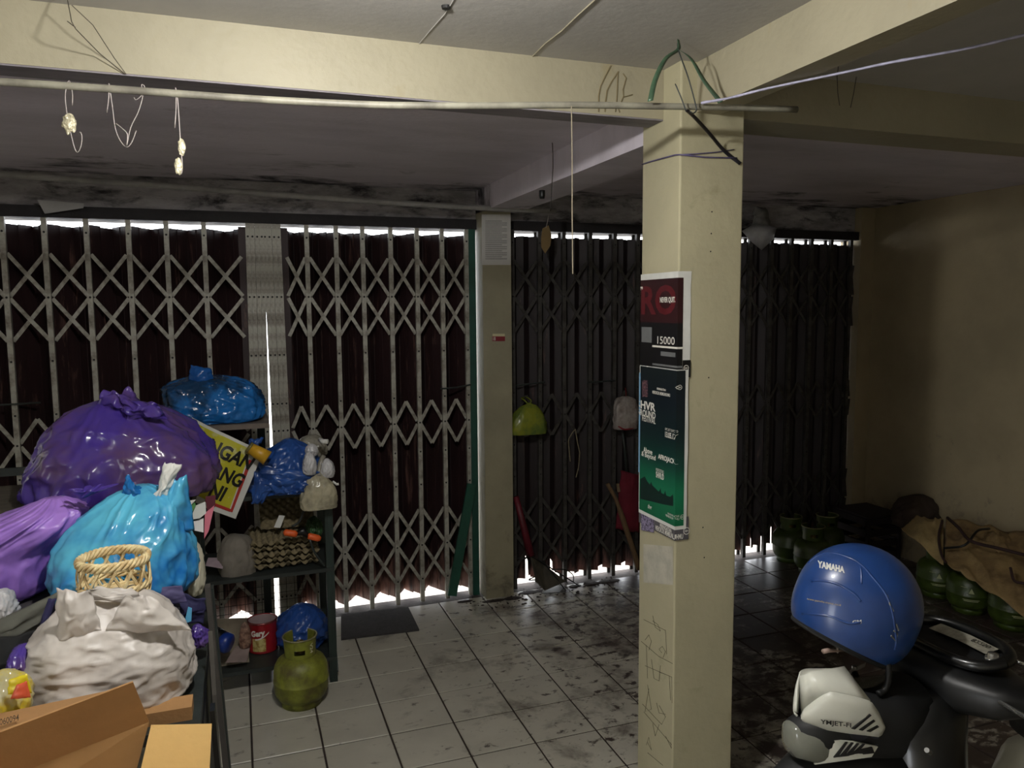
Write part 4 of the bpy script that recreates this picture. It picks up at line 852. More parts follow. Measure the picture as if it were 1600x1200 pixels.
tag(slab([PY(352, 1036, 3.97), PY(386, 1034, 3.97), PY(392, 1005, 4.1), PY(368, 1010, 4.1)], .002).build('paper_sheet', M('dusty_paper', (150, 132, 126), .8, .3)), 'dusty leaflet at the front of the lowest shelf', 'paper')

# ================================================================== GAS CYLINDERS
gas_m = M('olive_gas_paint', (128, 134, 44), .5, .35, 9, .3, 30, col2=(84, 78, 36))
gas_g = M('green_gas_paint', (58, 74, 22), .4, .35, 9, .2, 30, col2=(42, 52, 18))
def gas(name, label, x, y, rot, mat, prnt=True):
    t = thing(name, label, 'gas cylinder', (x, y, 0), 'small gas cylinders')
    R = .131
    prof = [(.06, .045), (.088, .035), (.112, .038), (R*.96, .062), (R, .085), (R, .120), (R+.003, .124), (R+.003, .130), (R, .134), (R, .175), (R*.965, .200), (R*.86, .226), (R*.66, .245), (.05, .256), (0, .258)]
    MB().lathe(prof, 48, (x, y, 0)).build('body', mat, t, True)
    MB().lathe([(.094, 0), (.098, 0), (.096, .04), (.090, .046), (.088, .04), (.094, 0)], 40, (x, y, 0)).build('foot_ring', mat, t, True)
    # collar: curved sheet with a front hand slot, open at two sides
    mb = MB(); n = 60; z0, z1 = .238, .345
    rows = [z0, .272, .296, z1]
    for sh in (0.0, -.003):
        vs_ = []
        for zz in rows:
            for j in range(n+1):
                a = rot+math.radians(-152)+math.radians(304)*j/n; r = .074+sh+.006*(zz-z0)/(z1-z0)
                vs_.append((x+r*math.sin(a), y-r*math.cos(a), zz))
        fs = []
        for i in range(3):
            for j in range(n):
                dg = -152+304*(j+.5)/n
                if i == 1 and (abs(dg) < 19 or abs(abs(dg)-100) < 20): continue
                if i == 2 and abs(abs(dg)-75) < 9: pass
                fs.append((i*(n+1)+j, i*(n+1)+j+1, (i+1)*(n+1)+j+1, (i+1)*(n+1)+j))
        mb.add(vs_, fs)
    mb.build('collar', mat, t, True)
    MB().tube([(x+.081*math.sin(rot+math.radians(-152+304*j/40)), y-.081*math.cos(rot+math.radians(-152+304*j/40)), z1) for j in range(41)], .0042, 8).build('rim', M('worn_rim', (136, 132, 96), .45, .4, 20), t, True)
    MB().lathe([(.022, .25), (.02, .275), (.012, .28), (.012, .30), (.017, .302), (.017, .318), (0, .32)], 16, (x, y, 0)).build('valve', M('brass_valve', (150, 130, 80), .4, .3, metal=.7), t, True)
    if prnt:
        def gp(a, b, wd, hh, zz, off): th = rot+off+(a-.5)*wd; r = R+.004; return Vector((x+r*math.sin(th), y-r*math.cos(th), zz+b*hh))
        pm_ = M('pale_gas_print', (168, 172, 130), .5, .2)
        MB().add([gp(.0, 0, .25, .03, .150, .1), gp(1, 0, .25, .03, .150, .1), gp(.5, 1, .25, .034, .150, .1)], [(0, 1, 2)]).build('flame_mark', pm_, t)
        for wd_, hh_, z_, of_ in ((.7, .004, .108, .1), (.6, .004, .100, .1), (.3, .003, .186, -.2)):
            MB().grid(lambda u, v: gp(u, v, wd_, hh_, z_, of_), 8, 1).build('print_line', pm_, t)
    return t
gq = PZ(478, 1112, 0); g0 = gas('gas_cylinder', 'worn olive gas cylinder on the tiles in front of the rack', gq.x-.01, gq.y+.105, -.1, gas_m, False)
mb = MB(); gx, gy = gq.x-.01, gq.y+.105
put_text(mb, 'V24', lambda a, b: Vector((gx+.0815*math.sin(.55+.22*b), gy-.0815*math.cos(.55+.22*b), .325-.05*a)), .02); mb.build('stencil', M('pale_stencil', (206, 204, 170), .6, .1), g0)
# ================================================================== SCOOTER AND HELMET
SY = 1.43
scw = thing('motor_scooter', 'black and white motor scooter at the lower right, front wheel to the left', 'scooter', (1.75, SY, 0))
blk = M('gloss_black_plastic', (11, 12, 13), .3, .3, 20, coat=.2); wht = M('white_fairing', (206, 206, 194), .35, .08, 9); mattb = M('matt_black', (16, 17, 18), .6, .2)
def srings(axis, rows, n=24, sup=2.6):
    """rows: (pos, c1, c2, a, b): superellipse rings across an axis ('y' rings in xz, 'x' in yz, 'z' in xy)"""
    R = []
    for pos, c1, c2, a, b_ in rows:
        ring = []
        for j in range(n):
            t = 2*PI*j/n; ca, sa = math.cos(t), math.sin(t); u = c1+a*math.copysign(abs(ca)**(2/sup), ca); v = c2+b_*math.copysign(abs(sa)**(2/sup), sa)
            ring.append({'y': (u, pos, v), 'x': (pos, u, v), 'z': (u, v, pos)}[axis])
        R.append(ring)
    return R
MB().loft(srings('y', [(1.67, 1.69, 1.01, .02, .02), (1.64, 1.69, 1.012, .06, .035), (1.55, 1.70, 1.008, .10, .05), (1.43, 1.71, 1.0, .115, .06), (1.33, 1.71, .998, .105, .056), (1.25, 1.71, 1.005, .07, .042), (1.20, 1.712, 1.018, .03, .026)], sup=3)).build('handlebar_cowl', M('satin_black', (13, 14, 15), .45, .2, 20), scw, True)
# instrument binnacle facing the rider
dcx, dcz = 1.728, 1.07; tl_ = math.radians(-8)
def DP(u, v, e=0):  # u across (towards viewer = -Y), v away from rider
    return Vector((dcx-v*math.cos(tl_)+e*math.sin(tl_), SY-u, dcz+v*math.sin(tl_)+e*math.cos(tl_)))
def dsh(a): return (.135*math.copysign(abs(math.cos(a))**.8, math.cos(a)), .078*math.copysign(abs(math.sin(a))**.8, math.sin(a)))
hood = [DP(*dsh(2*PI*i/40), .008) for i in range(41)]
MB().tube(hood, .015, 10, False).build('dash_hood', blk, scw, True)
MB().add([DP(dsh(2*PI*i/40)[0]*.96, dsh(2*PI*i/40)[1]*.96, -.004) for i in range(40)], [tuple(range(40))]).build('dash_panel', mattb, scw)
MB().grid(lambda a, b: DP(-.085+.17*a, -.058+.045*b+.012*abs(a-.5), .008), 8, 3).build('dash_display', M('grey_dash_print', (150, 146, 132), .3, .4, 60), scw)
dsp = [o for o in scw.children if o.name.startswith('dash_display')][0]
mb = MB(); put_text(mb, '82250', lambda a, b: DP(.02+.05*a, -.048+.016*b, .0095)); mb.build('odometer', black_pr, dsp)
MB().lathe([(0, .012), (.012, .012), (.014, 0), (.018, 0), (.018, -.006)], 16, DP(.11, .0, .012)).build('ignition_lock', M('chrome', (190, 190, 186), .2, .1, metal=.9), scw, True)
MB().tube([DP(-.11, -.062, .006), DP(.0, -.075, .004), DP(.10, -.066, .002)], .006, 8).build('trim_strip', M('smoke_trim', (60, 62, 62), .25, .2), scw, True)
# bars, grips, levers
MB().tube([(1.71, 1.24, 1.025), (1.72, 1.08, 1.03)], .011, 10).build('handlebar', mattb, scw, True)
MB().tube([(1.71, 1.62, 1.035), (1.72, 1.78, 1.04)], .011, 10).build('handlebar', mattb, scw, True)
MB().tube([(1.712, 1.225, 1.026), (1.714, 1.215, 1.027), (1.722, 1.10, 1.03), (1.724, 1.09, 1.03)], [.016, .021, .021, .017], 14).build('grip', M('grey_grip', (150, 150, 146), .6, .2, 20), scw, True)
MB().tube([(1.712, 1.67, 1.037), (1.724, 1.79, 1.042)], .018, 14).build('grip', mattb, scw, True)
MB().tube([(1.815, 1.375, 1.052), (1.822, 1.33, 1.054), (1.826, 1.312, 1.053)], .0045, 8).build('lever', MATS['chrome'], scw, True)
MB().tube([(1.655, 1.26, 1.02), (1.645, 1.14, 1.02), (1.66, 1.06, 1.025)], .006, 8).build('lever', MATS['chrome'], scw, True)
# front body
MB().loft(srings('z', [(1.0, 1.66, SY, .05, .07), (.97, 1.63, SY, .085, .10), (.90, 1.585, SY, .115, .125), (.80, 1.57, SY, .11, .15), (.65, 1.585, SY, .085, .175), (.5, 1.61, SY, .07, .18), (.36, 1.64, SY, .07, .17), (.30, 1.66, SY, .06, .15)])).build('leg_shield', blk, scw, True)
MB().loft(srings('x', [(1.22, SY, .93, .03, .03), (1.28, SY, .925, .055, .045), (1.38, SY, .915, .075, .07), (1.48, SY, .905, .09, .09), (1.58, SY, .90, .09, .11)])).build('nose_core', mattb, scw, True)
def YS(px, off=0): return 1.345+off+.078*max(0, (1385-px)/133)**2
def side(name, poly, mat, off=0, t=.006, both=True, par=None):
    res = None
    for sgn in ((1, -1) if both else (1,)):
        pts = [PY(x, y, YS(x, off)) for x, y in poly]
        if sgn < 0: pts = [Vector((p.x, 2*SY-p.y, p.z)) for p in pts]
        o = MB().prism(pts, (0, t*sgn, 0)).build(name, mat, par or scw)
        res = res or o
    return res
up_ = ((1252, 1118), (1258, 1106), (1272, 1095), (1285, 1086), (1298, 1080), (1318, 1084), (1340, 1089), (1360, 1095), (1373, 1114), (1382, 1134), (1379, 1146), (1373, 1151), (1350, 1148), (1330, 1146), (1310, 1143), (1291, 1140), (1275, 1137), (1262, 1134), (1255, 1128))
def lerp_y(pl, x):
    for (x0, y0), (x1, y1) in zip(pl[:-1], pl[1:]):
        if x0 <= x <= x1: return y0+(y1-y0)*(x-x0)/max(1e-6, x1-x0)
    return pl[-1][1]
top_ = [(1252, 1118), (1258, 1106), (1272, 1095), (1285, 1086), (1298, 1080), (1318, 1084), (1340, 1089), (1360, 1095), (1373, 1114), (1382, 1136)]
bot_ = [(1252, 1122), (1256, 1130), (1262, 1134), (1275, 1137), (1291, 1140), (1310, 1143), (1330, 1146), (1350, 1148), (1373, 1151), (1379, 1146), (1382, 1138)]
ufa = None
for sgn in (1, -1):
    mb = MB(); xs_ = [1252+130*i/26 for i in range(27)]; rows_ = []
    for x in xs_:
        ya, yb_ = lerp_y(top_, x), lerp_y(bot_, x); rows_.append([PY(x, ya+(yb_-ya)*k/4, YS(x)-.006*math.sin(PI*k/4)) for k in range(5)])
    if sgn < 0: rows_ = [[Vector((p.x, 2*SY-p.y, p.z)) for p in r] for r in rows_]
    mb.add([p for r in rows_ for p in r], [(i*5+k, i*5+5+k, i*5+6+k, i*5+1+k) for i in range(26) for k in range(4)])
    o = mb.build('upper_fairing', wht, scw, True, solid=.004); ufa = ufa or o
tp = [PY(x, y, YS(x, .001)) for x, y in up_[:8]]
mb = MB(); mb.add([p for q in tp for p in (q, Vector((q.x-.004, SY, max(q.z+.006, 1.07))), Vector((q.x, 2*SY-q.y, q.z)))], [f for i in range(7) for f in ((3*i, 3*i+3, 3*i+4, 3*i+1), (3*i+1, 3*i+4, 3*i+5, 3*i+2))])
mb.build('nose_top', wht, scw, True, solid=.003)
lfa = side('lower_fairing', ((1299, 1157), (1316, 1158), (1334, 1159), (1372, 1167), (1362, 1183), (1340, 1186), (1318, 1189), (1295, 1192), (1272, 1195)), wht, -.002)
side('dark_band', ((1262, 1136), (1275, 1139), (1291, 1141), (1310, 1144), (1330, 1147), (1373, 1152), (1372, 1166), (1334, 1158), (1299, 1156), (1282, 1180), (1262, 1175)), M('slate_band', (42, 42, 52), .4, .2), .006)
for k in range(4):
    side('chevron', ((1322+k*9, 1160+k), (1325+k*9, 1160+k), (1311+k*11, 1181-k*3), (1366-k*1, 1175-k*2.5), (1367-k*1, 1177-k*2.5), (1303+k*11, 1184-k*3)), black_pr, -.005, .003, False, lfa)
for k in range(3):
    side('vent_slot', ((1331+k*12, 1139+k*2), (1336+k*12, 1140+k*2), (1362+k*6, 1118+k*9), (1360+k*6, 1116+k*9)), black_pr, -.010, .003, False, ufa)
mb = MB(); put_text(mb, 'YMJET-FI', lambda a, b: PY(1282+a*48, 1133+a*6-b*9, YS(1282+a*48, -.010)), .02); mb.build('lettering', black_pr, ufa)
MB().loft(srings('x', [(1.205, SY, .92, .015, .02), (1.215, SY, .915, .035, .04), (1.26, SY, .905, .05, .05), (1.32, SY, .895, .055, .05)])).build('headlight', M('headlamp_glass', (150, 152, 140), .1, .2, transm=.4), scw, True)
MB().loft(srings('x', [(1.18, SY, .80, .03, .04), (1.24, SY, .80, .06, .06), (1.36, SY, .80, .09, .08), (1.5, SY, .78, .11, .1)])).build('lower_nose', mattb, scw, True)
# number plate above the nose, seen edge on, and a smoky little screen
a_, b_ = PY(1260, 1083, 1.44), PY(1353, 1037, 1.52); dv = (((a_+b_)/2-EYEP).normalized()+Vector((0, 0, -.10)))*.075
MB().prism([a_, b_, b_+dv, a_+dv], (0, 0, .004)).build('number_plate', M('plate_metal', (176, 174, 164), .4, .2, 12, metal=.3), scw)
MB().tube([PY(1335, 1050, 1.50), PY(1345, 1075, 1.47), PY(1350, 1095, 1.44)], .008, 8).build('plate_bracket', mattb, scw, True)
for x, y, Y in ((1303, 1061, 1.478), (1335, 1046, 1.505)): MB().lathe([(0, .006), (.006, .006), (.007, 0)], 8, PY(x, y, Y)+Vector((0, 0, .003))).build('bolt', MATS['chrome'], scw)
def scr(a, b):
    p = PY(1326+a*100, 1084-b*34+10*(a-.5)**2*4-8*a, 1.44+.05*b); return p+Vector((0, -.03*math.sin(PI*a), 0))
MB().grid(scr, 14, 8).build('windscreen', M('smoky_screen', (120, 118, 110), .2, .1, alpha=.55), scw, True, solid=.002)
MB().tube(spline([PY(1372, 1010, 1.43), PY(1386, 1030, 1.41), PY(1388, 1060, 1.40), PY(1382, 1078, 1.40), PY(1372, 1084, 1.40)], 5), [.010]*4+[.008]*17, 8).build('bag_hook', mattb, scw, True)
MB().tube([(1.56, 1.32, .86), (1.57, 1.31, .858)], .01, 10).build('bolt', MATS['chrome'], scw)
MB().tube([PY(1448, 1172, 1.285), PY(1453, 1176, 1.29)], .006, 10).build('bolt', M('dull_bolt', (110, 110, 106), .4, .1, metal=.5), scw)
# the rest of the scooter, below and beside the picture
for x in (1.2, 2.45):
    n0 = []
    for j in range(33):
        t = 2*PI*j/32; n0.append((x+.20*math.cos(t), SY, .235+.20*math.sin(t)))
    MB().tube(n0, .034, 10, False).build('tyre', M('tyre_rubber', (20, 20, 20), .9, .2), scw, True)
    rm = MB().tube([(x, SY-.05, .235), (x, SY+.05, .235)], .04, 12)
    for k in range(5): rm.bar((x, SY, .235), (x+.17*math.cos(2*PI*k/5), SY, .235+.17*math.sin(2*PI*k/5)), .03, .02)
    rm.build('wheel', M('wheel_alloy', (60, 60, 60), .4, .2, metal=.6), scw)
MB().loft(srings('x', [(.98, SY, .40, .02, .03), (1.05, SY, .46, .05, .03), (1.2, SY, .49, .055, .03), (1.36, SY, .46, .05, .03), (1.42, SY, .40, .03, .03)])).build('front_fender', wht, scw, True)
for s_ in (-1, 1): MB().tube([(1.2, SY+s_*.065, .235), (1.40, SY+s_*.065, .62), (1.5, SY+s_*.05, .8)], .017, 8).build('fork', MATS['wheel_alloy'], scw, True)
MB().box((1.62, SY-.16, .27), (2.02, SY+.16, .33)).build('footboard', mattb, scw, bevel=.02)
MB().loft(srings('x', [(1.98, SY, .48, .10, .15), (2.1, SY, .52, .15, .2), (2.4, SY, .58, .15, .16), (2.75, SY, .66, .08, .07)])).build('rear_body', wht, scw, True)
MB().loft(srings('x', [(2.08, SY, .74, .10, .03), (2.2, SY, .75, .14, .045), (2.5, SY, .77, .14, .05), (2.75, SY, .80, .09, .04)])).build('seat', mattb, scw, True)
MB().bar((1.95, SY-.15, .28), (2.0, SY-.24, .0), .025, .025).build('side_stand', mattb, scw)
# ---------------------------------------------------------------- helmet
HC = Vector((1.472, 1.50, 1.192)); tlt = math.radians(22)
er = R_.copy(); eu = U_.copy(); ew = W_.copy()
# level the view axes a little so the shell stands in the room
E1 = (er*math.cos(tlt)-eu*math.sin(tlt)).normalized(); E3 = (eu*math.cos(tlt)+er*math.sin(tlt)).normalized(); E2 = E1.cross(E3)*-1
AX = (.157, .128, .150); CUT = -.74
def hpt(d, k=1.0): return HC+E1*(d[0]*AX[0]*k)+E2*(d[1]*AX[1]*k)+E3*(d[2]*AX[2]*k)
def hr(z): return math.sqrt(max(1e-6, 1-z*z)) if z > 0 else math.sqrt(max(1e-6, 1-abs(z)**3.0*.9))
def hel(px, py, e=.001):
    r = _ray(px, py).normalized(); t = (HC-EYEP).length-.25; p = None
    for _ in range(420):
        q = EYEP+r*t-HC; x, y, z = q.dot(E1)/AX[0], q.dot(E2)/AX[1], q.dot(E3)/AX[2]
        if abs(z) < 1 and math.hypot(x, y) <= hr(z): break
        t += .0008
    p = EYEP+r*t; return HC+(p-HC)*(1+e/.14)
hm = thing('helmet', 'blue open-face motorcycle helmet resting on the scooter front', 'helmet', HC+Vector((0, 0, -.13)))
hb_ = M('metallic_blue', (28, 62, 122), .34, .2, 12, coat=.35, spec=.6)
def shell(k, zc_, nv=26, nu=64):
    R = []
    for i in range(nv+1):
        z = 1-(1-zc_)*(i/nv)**1.6 if i else .9999
        R.append([])
        for j in range(nu):
            a = 2*PI*j/nu
            zz = z-(.06*(i/nv)**3)*math.cos(a)
            r = hr(zz); R[-1].append(hpt((r*math.cos(a), r*math.sin(a), zz), k))
    return R
o_ = shell(1.0, CUT); i_ = shell(.93, CUT)
shl = MB().loft(o_, False).build('shell', hb_, hm, True)
MB().loft([o_[-1], i_[-1]] + i_[::-1], False).build('lining', M('black_lining', (9, 9, 10), .9, .2), hm, True)
MB().tube([p*.55+q*.45 for p, q in zip(o_[-1]+[o_[-1][0]], i_[-1]+[i_[-1][0]])], .009, 8, False).build('padding', M('black_padding', (10, 10, 11), .95, .2), hm, True)
MB().tube(o_[-1]+[o_[-1][0]], .005, 8, False).build('rim_seal', mattb, hm, True)
for pts in (((1263, 880), (1278, 868), (1300, 864), (1328, 872), (1345, 882), (1362, 900), (1385, 930), (1396, 965), (1400, 1000), (1398, 1015)), ((1268, 908), (1290, 908), (1312, 914), (1335, 928), (1345, 940)), ((1252, 958), (1275, 960), (1300, 964), (1325, 974), (1345, 972))):
    MB().tube(spline([hel(x, y, -.0005) for x, y in pts], 4), .0032, 8).build('moulded_ridge', hb_, shl, True)
MB().tube(spline([hel(x, y, -.001) for x, y in ((1345, 886), (1346, 900), (1346, 912))], 4), .003, 8).build('moulded_ridge', hb_, shl, True)
mb = MB(); put_text(mb, 'YAMAHA', lambda a, b: hel(1278+a*42, 887+a*9-b*11+a*b*1, .0015), .05); mb.build('lettering', M('silver_print', (206, 206, 200), .4, .1), shl)
mb = MB(); put_text(mb, 'www.yamaha-motor.co.id', lambda a, b: hel(1262+a*52, 938+a*10-b*4, .0015), .0); mb.build('small_lettering', M('gold_print', (186, 164, 110), .5, .1), shl)
mb = MB(); put_text(mb, 'GM', lambda a, b: hel(1332+a*14, 975-a*1-b*6, .0015), .03); mb.build('small_lettering', MATS['silver_print'], shl)
mb = MB()
for pts in (((1386, 930), (1390, 944), (1396, 955)), ((1400, 975), (1404, 985)), ((1392, 993), (1400, 1002), (1402, 990), (1396, 985))):
    mb.tube([hel(x, y, .0005) for x, y in pts], .002, 6)
mb.build('scratch', M('scratch_grey', (120, 118, 112), .7, .2), shl)
MB().tube(spline([HC+E1*-.07+E3*-.07+E2*.02, PY(1310, 1003, 1.46), PY(1308, 1012, 1.46), PY(1309, 1020, 1.46)], 4), .0025, 6).build('chin_strap', M('pale_strap', (150, 140, 132), .7, .2), hm, True)
MB().tube([PY(1286, 1018, 1.46), PY(1294, 1016, 1.46), PY(1310, 1017, 1.46), PY(1320, 1017, 1.46)], [.006, .006, .003, .002], 8).build('buckle', M('buckle_pale', (150, 128, 118), .5, .2), hm, True)
# ================================================================== THINGS AT THE GATES AND ON THE RIGHT
mq = [PZ(x, y, .0) for x, y in ((533, 1001), (655, 986), (638, 951), (533, 963))]
tag(MB().prism([Vector((p.x, p.y, .001)) for p in mq], (0, 0, .012)).build('door_mat', M('charcoal_mat', (62, 60, 60), .9, .25, 30, .3, 120)), 'charcoal door mat on the tiles at the middle gate', 'mat')
tag(MB().bar(PY(706, 934, 4.82)+Vector((0, 0, .015)), PY(737, 756, 4.865), .062, .02, (0, 1, 0)).build('plank', M('green_plank_paint', (20, 76, 60), .6, .3, 9)), 'green painted plank leaning on the teal gate jamb', 'plank')
# debris by the pier
rnd = random.Random(5); mb = MB()
for k in range(130):
    x = rnd.uniform(1.35, 2.5); y = rnd.uniform(4.62, 4.88) if x > 1.72 or x < 1.5 else rnd.uniform(4.6, 4.78); s_ = rnd.uniform(.0025, .008)
    lump(mb, (x, y, s_*.4), s_*rnd.uniform(.7, 2), s_*rnd.uniform(.7, 1.6), s_*.5, k*1.3, 4)
for k in range(9): lump(mb, (1.4+.13*k+rnd.uniform(-.04, .04), 4.74 if 1.45 < 1.4+.13*k < 1.75 else 4.80, .001), rnd.uniform(.05, .09), rnd.uniform(.02, .04), .003, k*2.1, 6)
tag(mb.build('dirt', M('dark_dirt', (46, 36, 32), .95, .3)), 'dark dirt and crumbs swept against the pier', 'dirt', kind='stuff')
# long handled dustpan
dp = thing('dustpan', 'worn long handled dustpan with dark red handle at the dark gate', 'dustpan', PZ(862, 922, 0))
MB().tube([PY(806, 776, 4.84), PY(818, 822, 4.82), PY(829, 868, 4.80)], [.02, .024, .03], 12).build('handle', M('dark_red_plastic', (96, 18, 34), .5, .3), dp, True)
pan = M('worn_metal_pan', (70, 65, 54), .6, .5, 14, .3)
slab([PY(829, 868, 4.79), PY(848, 880, 4.79), PY(884, 908, 4.72), PY(852, 922, 4.70), PY(838, 908, 4.76)], .006).build('pan', pan, dp)
slab([PZ(846, 928, .01), PZ(874, 926, .01), PZ(884, 916, .01), PZ(852, 914, .01)], .004).build('pan_lip', pan, dp)
MB().bar(PY(829, 868, 4.78), PZ(905, 915, .02), .012, .008).build('wire_frame', black_p, dp)
MB().bar(PY(848, 876, 4.78), PZ(884, 922, .02), .010, .008).build('wire_frame', black_p, dp)
MB().tube([PY(808, 872, 4.78), PY(820, 873, 4.78), PY(830, 866, 4.78)], .006, 8).build('wire_frame', black_p, dp, True)
MB().tube(spline([PY(862, 890, 4.72), PY(882, 890, 4.7), PY(895, 898, 4.7), PY(896, 910, 4.68)], 4), .004, 6).build('wire_loop', black_p, dp, True)
MB().tube(spline([PY(838, 906, 4.74), PY(826, 906, 4.74), PY(836, 901, 4.74)], 4), .004, 6).build('wire_loop', black_p, dp, True)
# wooden stick and dark red cloth
tag(MB().tube(spline([PY(949, 756, 4.80), PY(963, 782, 4.795), PY(976, 820, 4.79), PY(988, 855, 4.785), PY(998, 892, 4.78)+Vector((0, 0, .012))], 4), [.014]*6+[.019]*11, 10).build('wooden_stick', M('old_wood', (112, 88, 60), .8, .35, 8, stretch=(6, 6, .7)), None, True), 'bent wooden stick leaning on the dark gate beside the column', 'stick')
rc = thing('broom', 'dark red cloth broom head hanging upside down on the dark gate', 'broom', PY(982, 828, 4.87))
patch(((962, 826), (998, 832), (998, 742), (970, 735)), 4.87, .03, 201, amp=.016).build('cloth_head', M('dark_red_cloth', (106, 16, 36), .85, .3, 8), rc, True, solid=.01)
MB().tube([PY(972, 670, 4.88), PY(976, 700, 4.88), PY(979, 738, 4.875)], .009, 8).build('handle', dark_metal, rc, True)
MB().tube([PY(965, 756, 4.84), PY(967, 768, 4.84)], .012, 8).build('peg', M('peg_wood', (130, 110, 86), .8, .2), rc)
# bags on the dark gate
gb1 = blob('plastic_bag', 'yellow green knotted bag hanging on the dark gate by the pier', 'bag', 799, 854, 628, 678, 4.83, .11, plastic('yellow_green_film', (136, 142, 44), (92, 112, 52), .25, 9, .2), 211, .05, sup=3, group='bags hung on the gates', prof=[(0, .02), (0, .85), (.04, .97), (.25, 1), (.6, .84), (.85, .5), (.95, .2), (1, .08)])
MB().tube(spline([PY(826, 632, 4.83), PY(820, 626, 4.84), PY(815, 622, 4.87), PY(820, 621, 4.9)], 4), .005, 8).build('tie', MATS['yellow_green_film'], gb1, True)
MB().tube(spline([PY(827, 632, 4.83), PY(830, 626, 4.84), PY(822, 620, 4.9)], 4), .004, 8).build('tie', MATS['yellow_green_film'], gb1, True)
gb2 = blob('plastic_bag', 'cloudy white bag with red edges hanging on the dark gate near the column', 'bag', 959, 995, 619, 670, 4.83, .10, plastic('cloudy_white_red_film', (168, 160, 154), (128, 116, 112), .25, 14, .2), 221, .07, sup=3.2, group='bags hung on the gates', prof=[(0, .02), (0, .75), (.04, .92), (.3, 1), (.7, .92), (.9, .7), (1, .3)])
MB().tube(spline([PY(966, 666, 4.79), PY(976, 671, 4.78), PY(990, 669, 4.79)], 4), .006, 8).build('red_edge', M('red_film', (126, 24, 34), .4, .2), gb2, True)
MB().tube(spline([PY(978, 620, 4.83), PY(978, 612, 4.87), PY(977, 606, 4.90)], 4), .003, 6).build('tie', MATS['red_film'], gb2, True)
tag(MB().tube([PY(891, 721, 4.87), PY(888, 690, 4.87), PY(889, 685, 4.87), PY(895, 675, 4.875), PY(899, 671, 4.885)], .0035, 6).tube([PY(899, 671, 4.885), PY(902, 690, 4.87), PY(906, 707, 4.87), PY(904, 730, 4.87), PY(900, 746, 4.87)], .0035, 6).build('string', M('straw_string', (130, 120, 96), .8, .2), None), 'straw coloured string looped on the dark gate lattice', 'string')
# white bag under the lintel right of the column
wbg = thing('plastic_bag', 'white square bag hung under the lintel right of the column', 'bag', PY(1188, 390, 4.78), 'bags hung on the gates')
hull = ((1159, 361), (1180, 349), (1200, 352), (1214, 356), (1208, 374), (1190, 391), (1174, 378))
bc_ = PY(1187, 366, 4.78)
fr_ = [PY(x, y, 4.80) for x, y in hull]
mb = MB(); mb.add([bc_+Vector((0, -.05, 0))]+fr_+[bc_+Vector((0, .07, 0))], [(0, i+1, (i+1) % 7+1) for i in range(7)]+[(8, (i+1) % 7+1, i+1) for i in range(7)]); mb.build('film', plastic('thin_white_film', (214, 212, 210), (190, 186, 184), .3, 9, .55), wbg, True)
patch(((1176, 352), (1206, 356), (1198, 326), (1178, 322)), 4.82, .03, 231, amp=.02, nu=10, nv=10).build('gathered_top', M('dim_white_film', (120, 120, 118), .4, .2, 9), wbg, True, solid=.001)
# card flap at the top left of the gates
tag(slab([PY(58, 312, 4.80), PY(132, 318, 4.80), PY(130, 325, 4.80), PY(70, 334, 4.80)], .004).build('card_flap', M('grey_card', (150, 148, 146), .8, .2)), 'grey card flap hanging from the lintel at the upper left', 'card')
# gas cylinders along the right wall and at the far gate
for k, (x, y, rt_, lab) in enumerate(((4.40, 3.79, -.9, 'green gas cylinder under the sack, farthest of the three by the wall'), (4.355, 3.515, -.9, 'green gas cylinder under the sack, middle of the three by the wall'), (4.375, 3.235, -.7, 'green gas cylinder under the sack, nearest of the three by the wall'),
                                      (3.955, 4.73, -.5, 'green gas cylinder close to the dark gate beside the light gap'), (3.93, 4.455, -.6, 'green gas cylinder standing in front at the far right gate'), (4.24, 4.66, -.3, 'green gas cylinder at the far gate next to the dark crate'))):
    gas('gas_cylinder', lab, x, y, rt_, gas_g, k < 3)
# dark crate in the far right corner
st_ = thing('crate', 'dark slatted crate in the far right corner', 'crate', (4.6, 4.62, 0))
crm = M('dark_crate_plastic', (44, 36, 40), .7, .2)
for z in (.02, .11, .20, .29):
    MB().box((4.43, 4.45, z), (4.76, 4.465, z+.05)).build('slat', crm, st_); MB().box((4.43, 4.785, z), (4.76, 4.80, z+.05)).build('slat', crm, st_)
    MB().box((4.43, 4.465, z), (4.445, 4.785, z+.05)).build('slat', crm, st_); MB().box((4.745, 4.465, z), (4.76, 4.785, z+.05)).build('slat', crm, st_)
for x in (4.43, 4.735):
    for y in (4.44, 4.785): MB().box((x, y, 0), (x+.025, y+.025, .34)).build('post', crm, st_)
MB().box((4.43, 4.45, .345), (4.76, 4.80, .36)).build('lid', crm, st_)
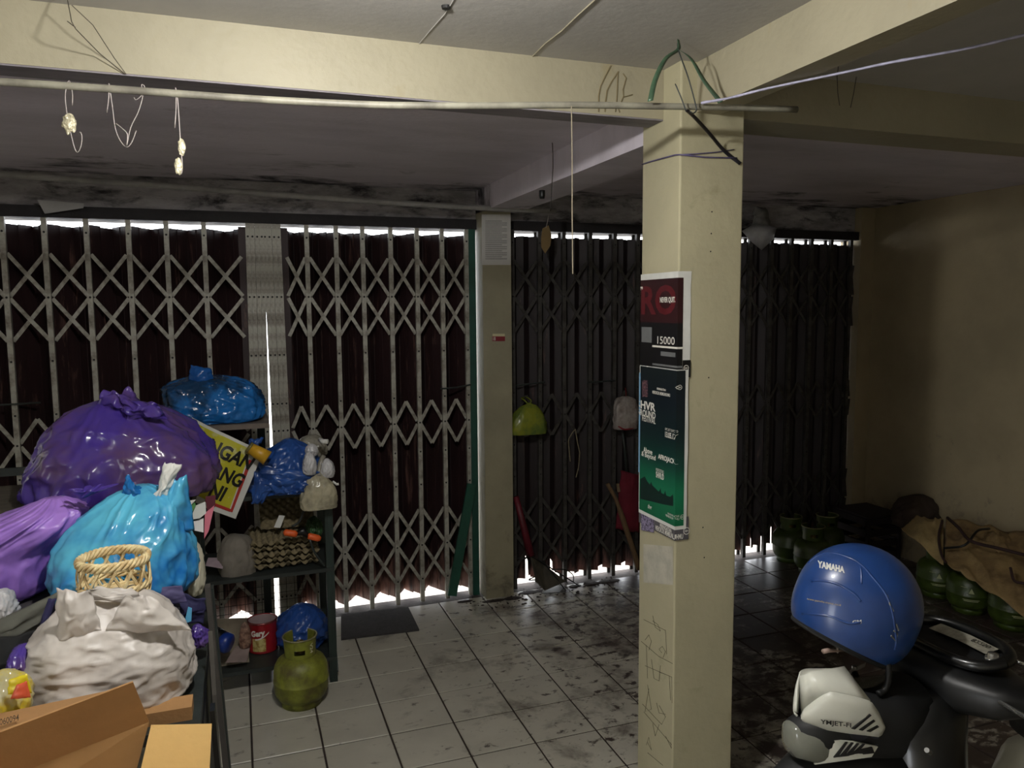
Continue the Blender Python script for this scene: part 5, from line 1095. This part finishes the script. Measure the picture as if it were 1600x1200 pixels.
# sack draped over the cylinders
sk_m = M('woven_sack', (150, 126, 84), .8, .35, 7, .35, 60, col2=(110, 88, 58))
tp_ = thing('woven_sack', 'tan woven sack draped over the gas cylinders along the right wall', 'sack', (4.4, 3.5, .36))
def q4(a, b, u, v): return a
def drape(P, seed, amp, nu=44, nv=26, lift=.03):
    a, b_, c_, d_ = P
    def fn(u, v):
        p = (a*(1-u)+b_*u)*(1-v)+(d_*(1-u)+c_*u)*v
        r = 1-abs(noise.noise(Vector((u*3.2, v*2.6+u*1.5, seed))))
        return p+Vector((-.3, -.2, 1)).normalized()*(amp*(r*r*1.6-.8)+.4*amp*noise.noise(Vector((u*9, v*9, seed)))+lift*math.sin(PI*u)*math.sin(PI*v))
    return MB().grid(fn, nu, nv)
drape((PX(1476, 880, 4.14), PX(1612, 972, 4.06), PX(1625, 838, 4.70), PX(1478, 812, 4.55)), 3.3, .028).build('main_sheet', sk_m, tp_, True, solid=.004)
drape((PX(1408, 826, 4.26), PX(1474, 882, 4.13), PX(1474, 812, 4.50), PX(1432, 808, 4.56)), 7.7, .018, 24, 18).build('front_flap', M('woven_sack_pale', (164, 142, 96), .8, .3, 7, .35, 60), tp_, True, solid=.004)
drape((PX(1520, 850, 4.42), PX(1585, 878, 4.38), PX(1580, 838, 4.64), PX(1535, 832, 4.66)), 9.1, .03, 20, 14, .06).build('bunched_fold', sk_m, tp_, True, solid=.004)
bnd = M('brown_band', (58, 36, 34), .8, .3)
MB().tube(spline([PX(1472, 818, 4.42)+Vector((0, 0, .02)), PX(1470, 845, 4.30)+Vector((-.02, 0, .03)), PX(1474, 872, 4.17)+Vector((-.02, 0, .03)), PX(1480, 882, 4.13)+Vector((-.01, 0, .01))], 5), .008, 6).build('hem', bnd, tp_, True)
MB().tube(spline([PX(1480, 818, 4.48)+Vector((0, 0, .04)), PX(1500, 840, 4.34)+Vector((-.02, 0, .07)), PX(1520, 862, 4.26)+Vector((-.02, 0, .07)), PX(1560, 872, 4.26)+Vector((0, 0, .06)), PX(1600, 880, 4.3)+Vector((0, 0, .05))], 6), .010, 6).build('tie_band', bnd, tp_, True)
MB().tube(spline([PX(1478, 868, 4.2)+Vector((-.02, 0, .05)), PX(1510, 866, 4.24)+Vector((-.02, 0, .06)), PX(1530, 846, 4.36)+Vector((-.02, 0, .07)), PX(1545, 838, 4.5)+Vector((0, 0, .05))], 6), .008, 6).build('tie_band', black_p, tp_, True)
MB().tube(spline([PX(1580, 900, 4.2)+Vector((-.01, 0, .05)), PX(1586, 920, 4.15)+Vector((-.01, 0, .05)), PX(1600, 925, 4.15)+Vector((0, 0, .05))], 6), .008, 6).build('tie_band', bnd, tp_, True)
blob('cloth_bag', 'dark brown bundle against the right wall above the sack', 'bag', 1400, 1462, 772, 822, 4.25, .26, M('dark_brown_cloth', (62, 50, 42), .9, .3, 8, .3), 241, .08, part='canvas')
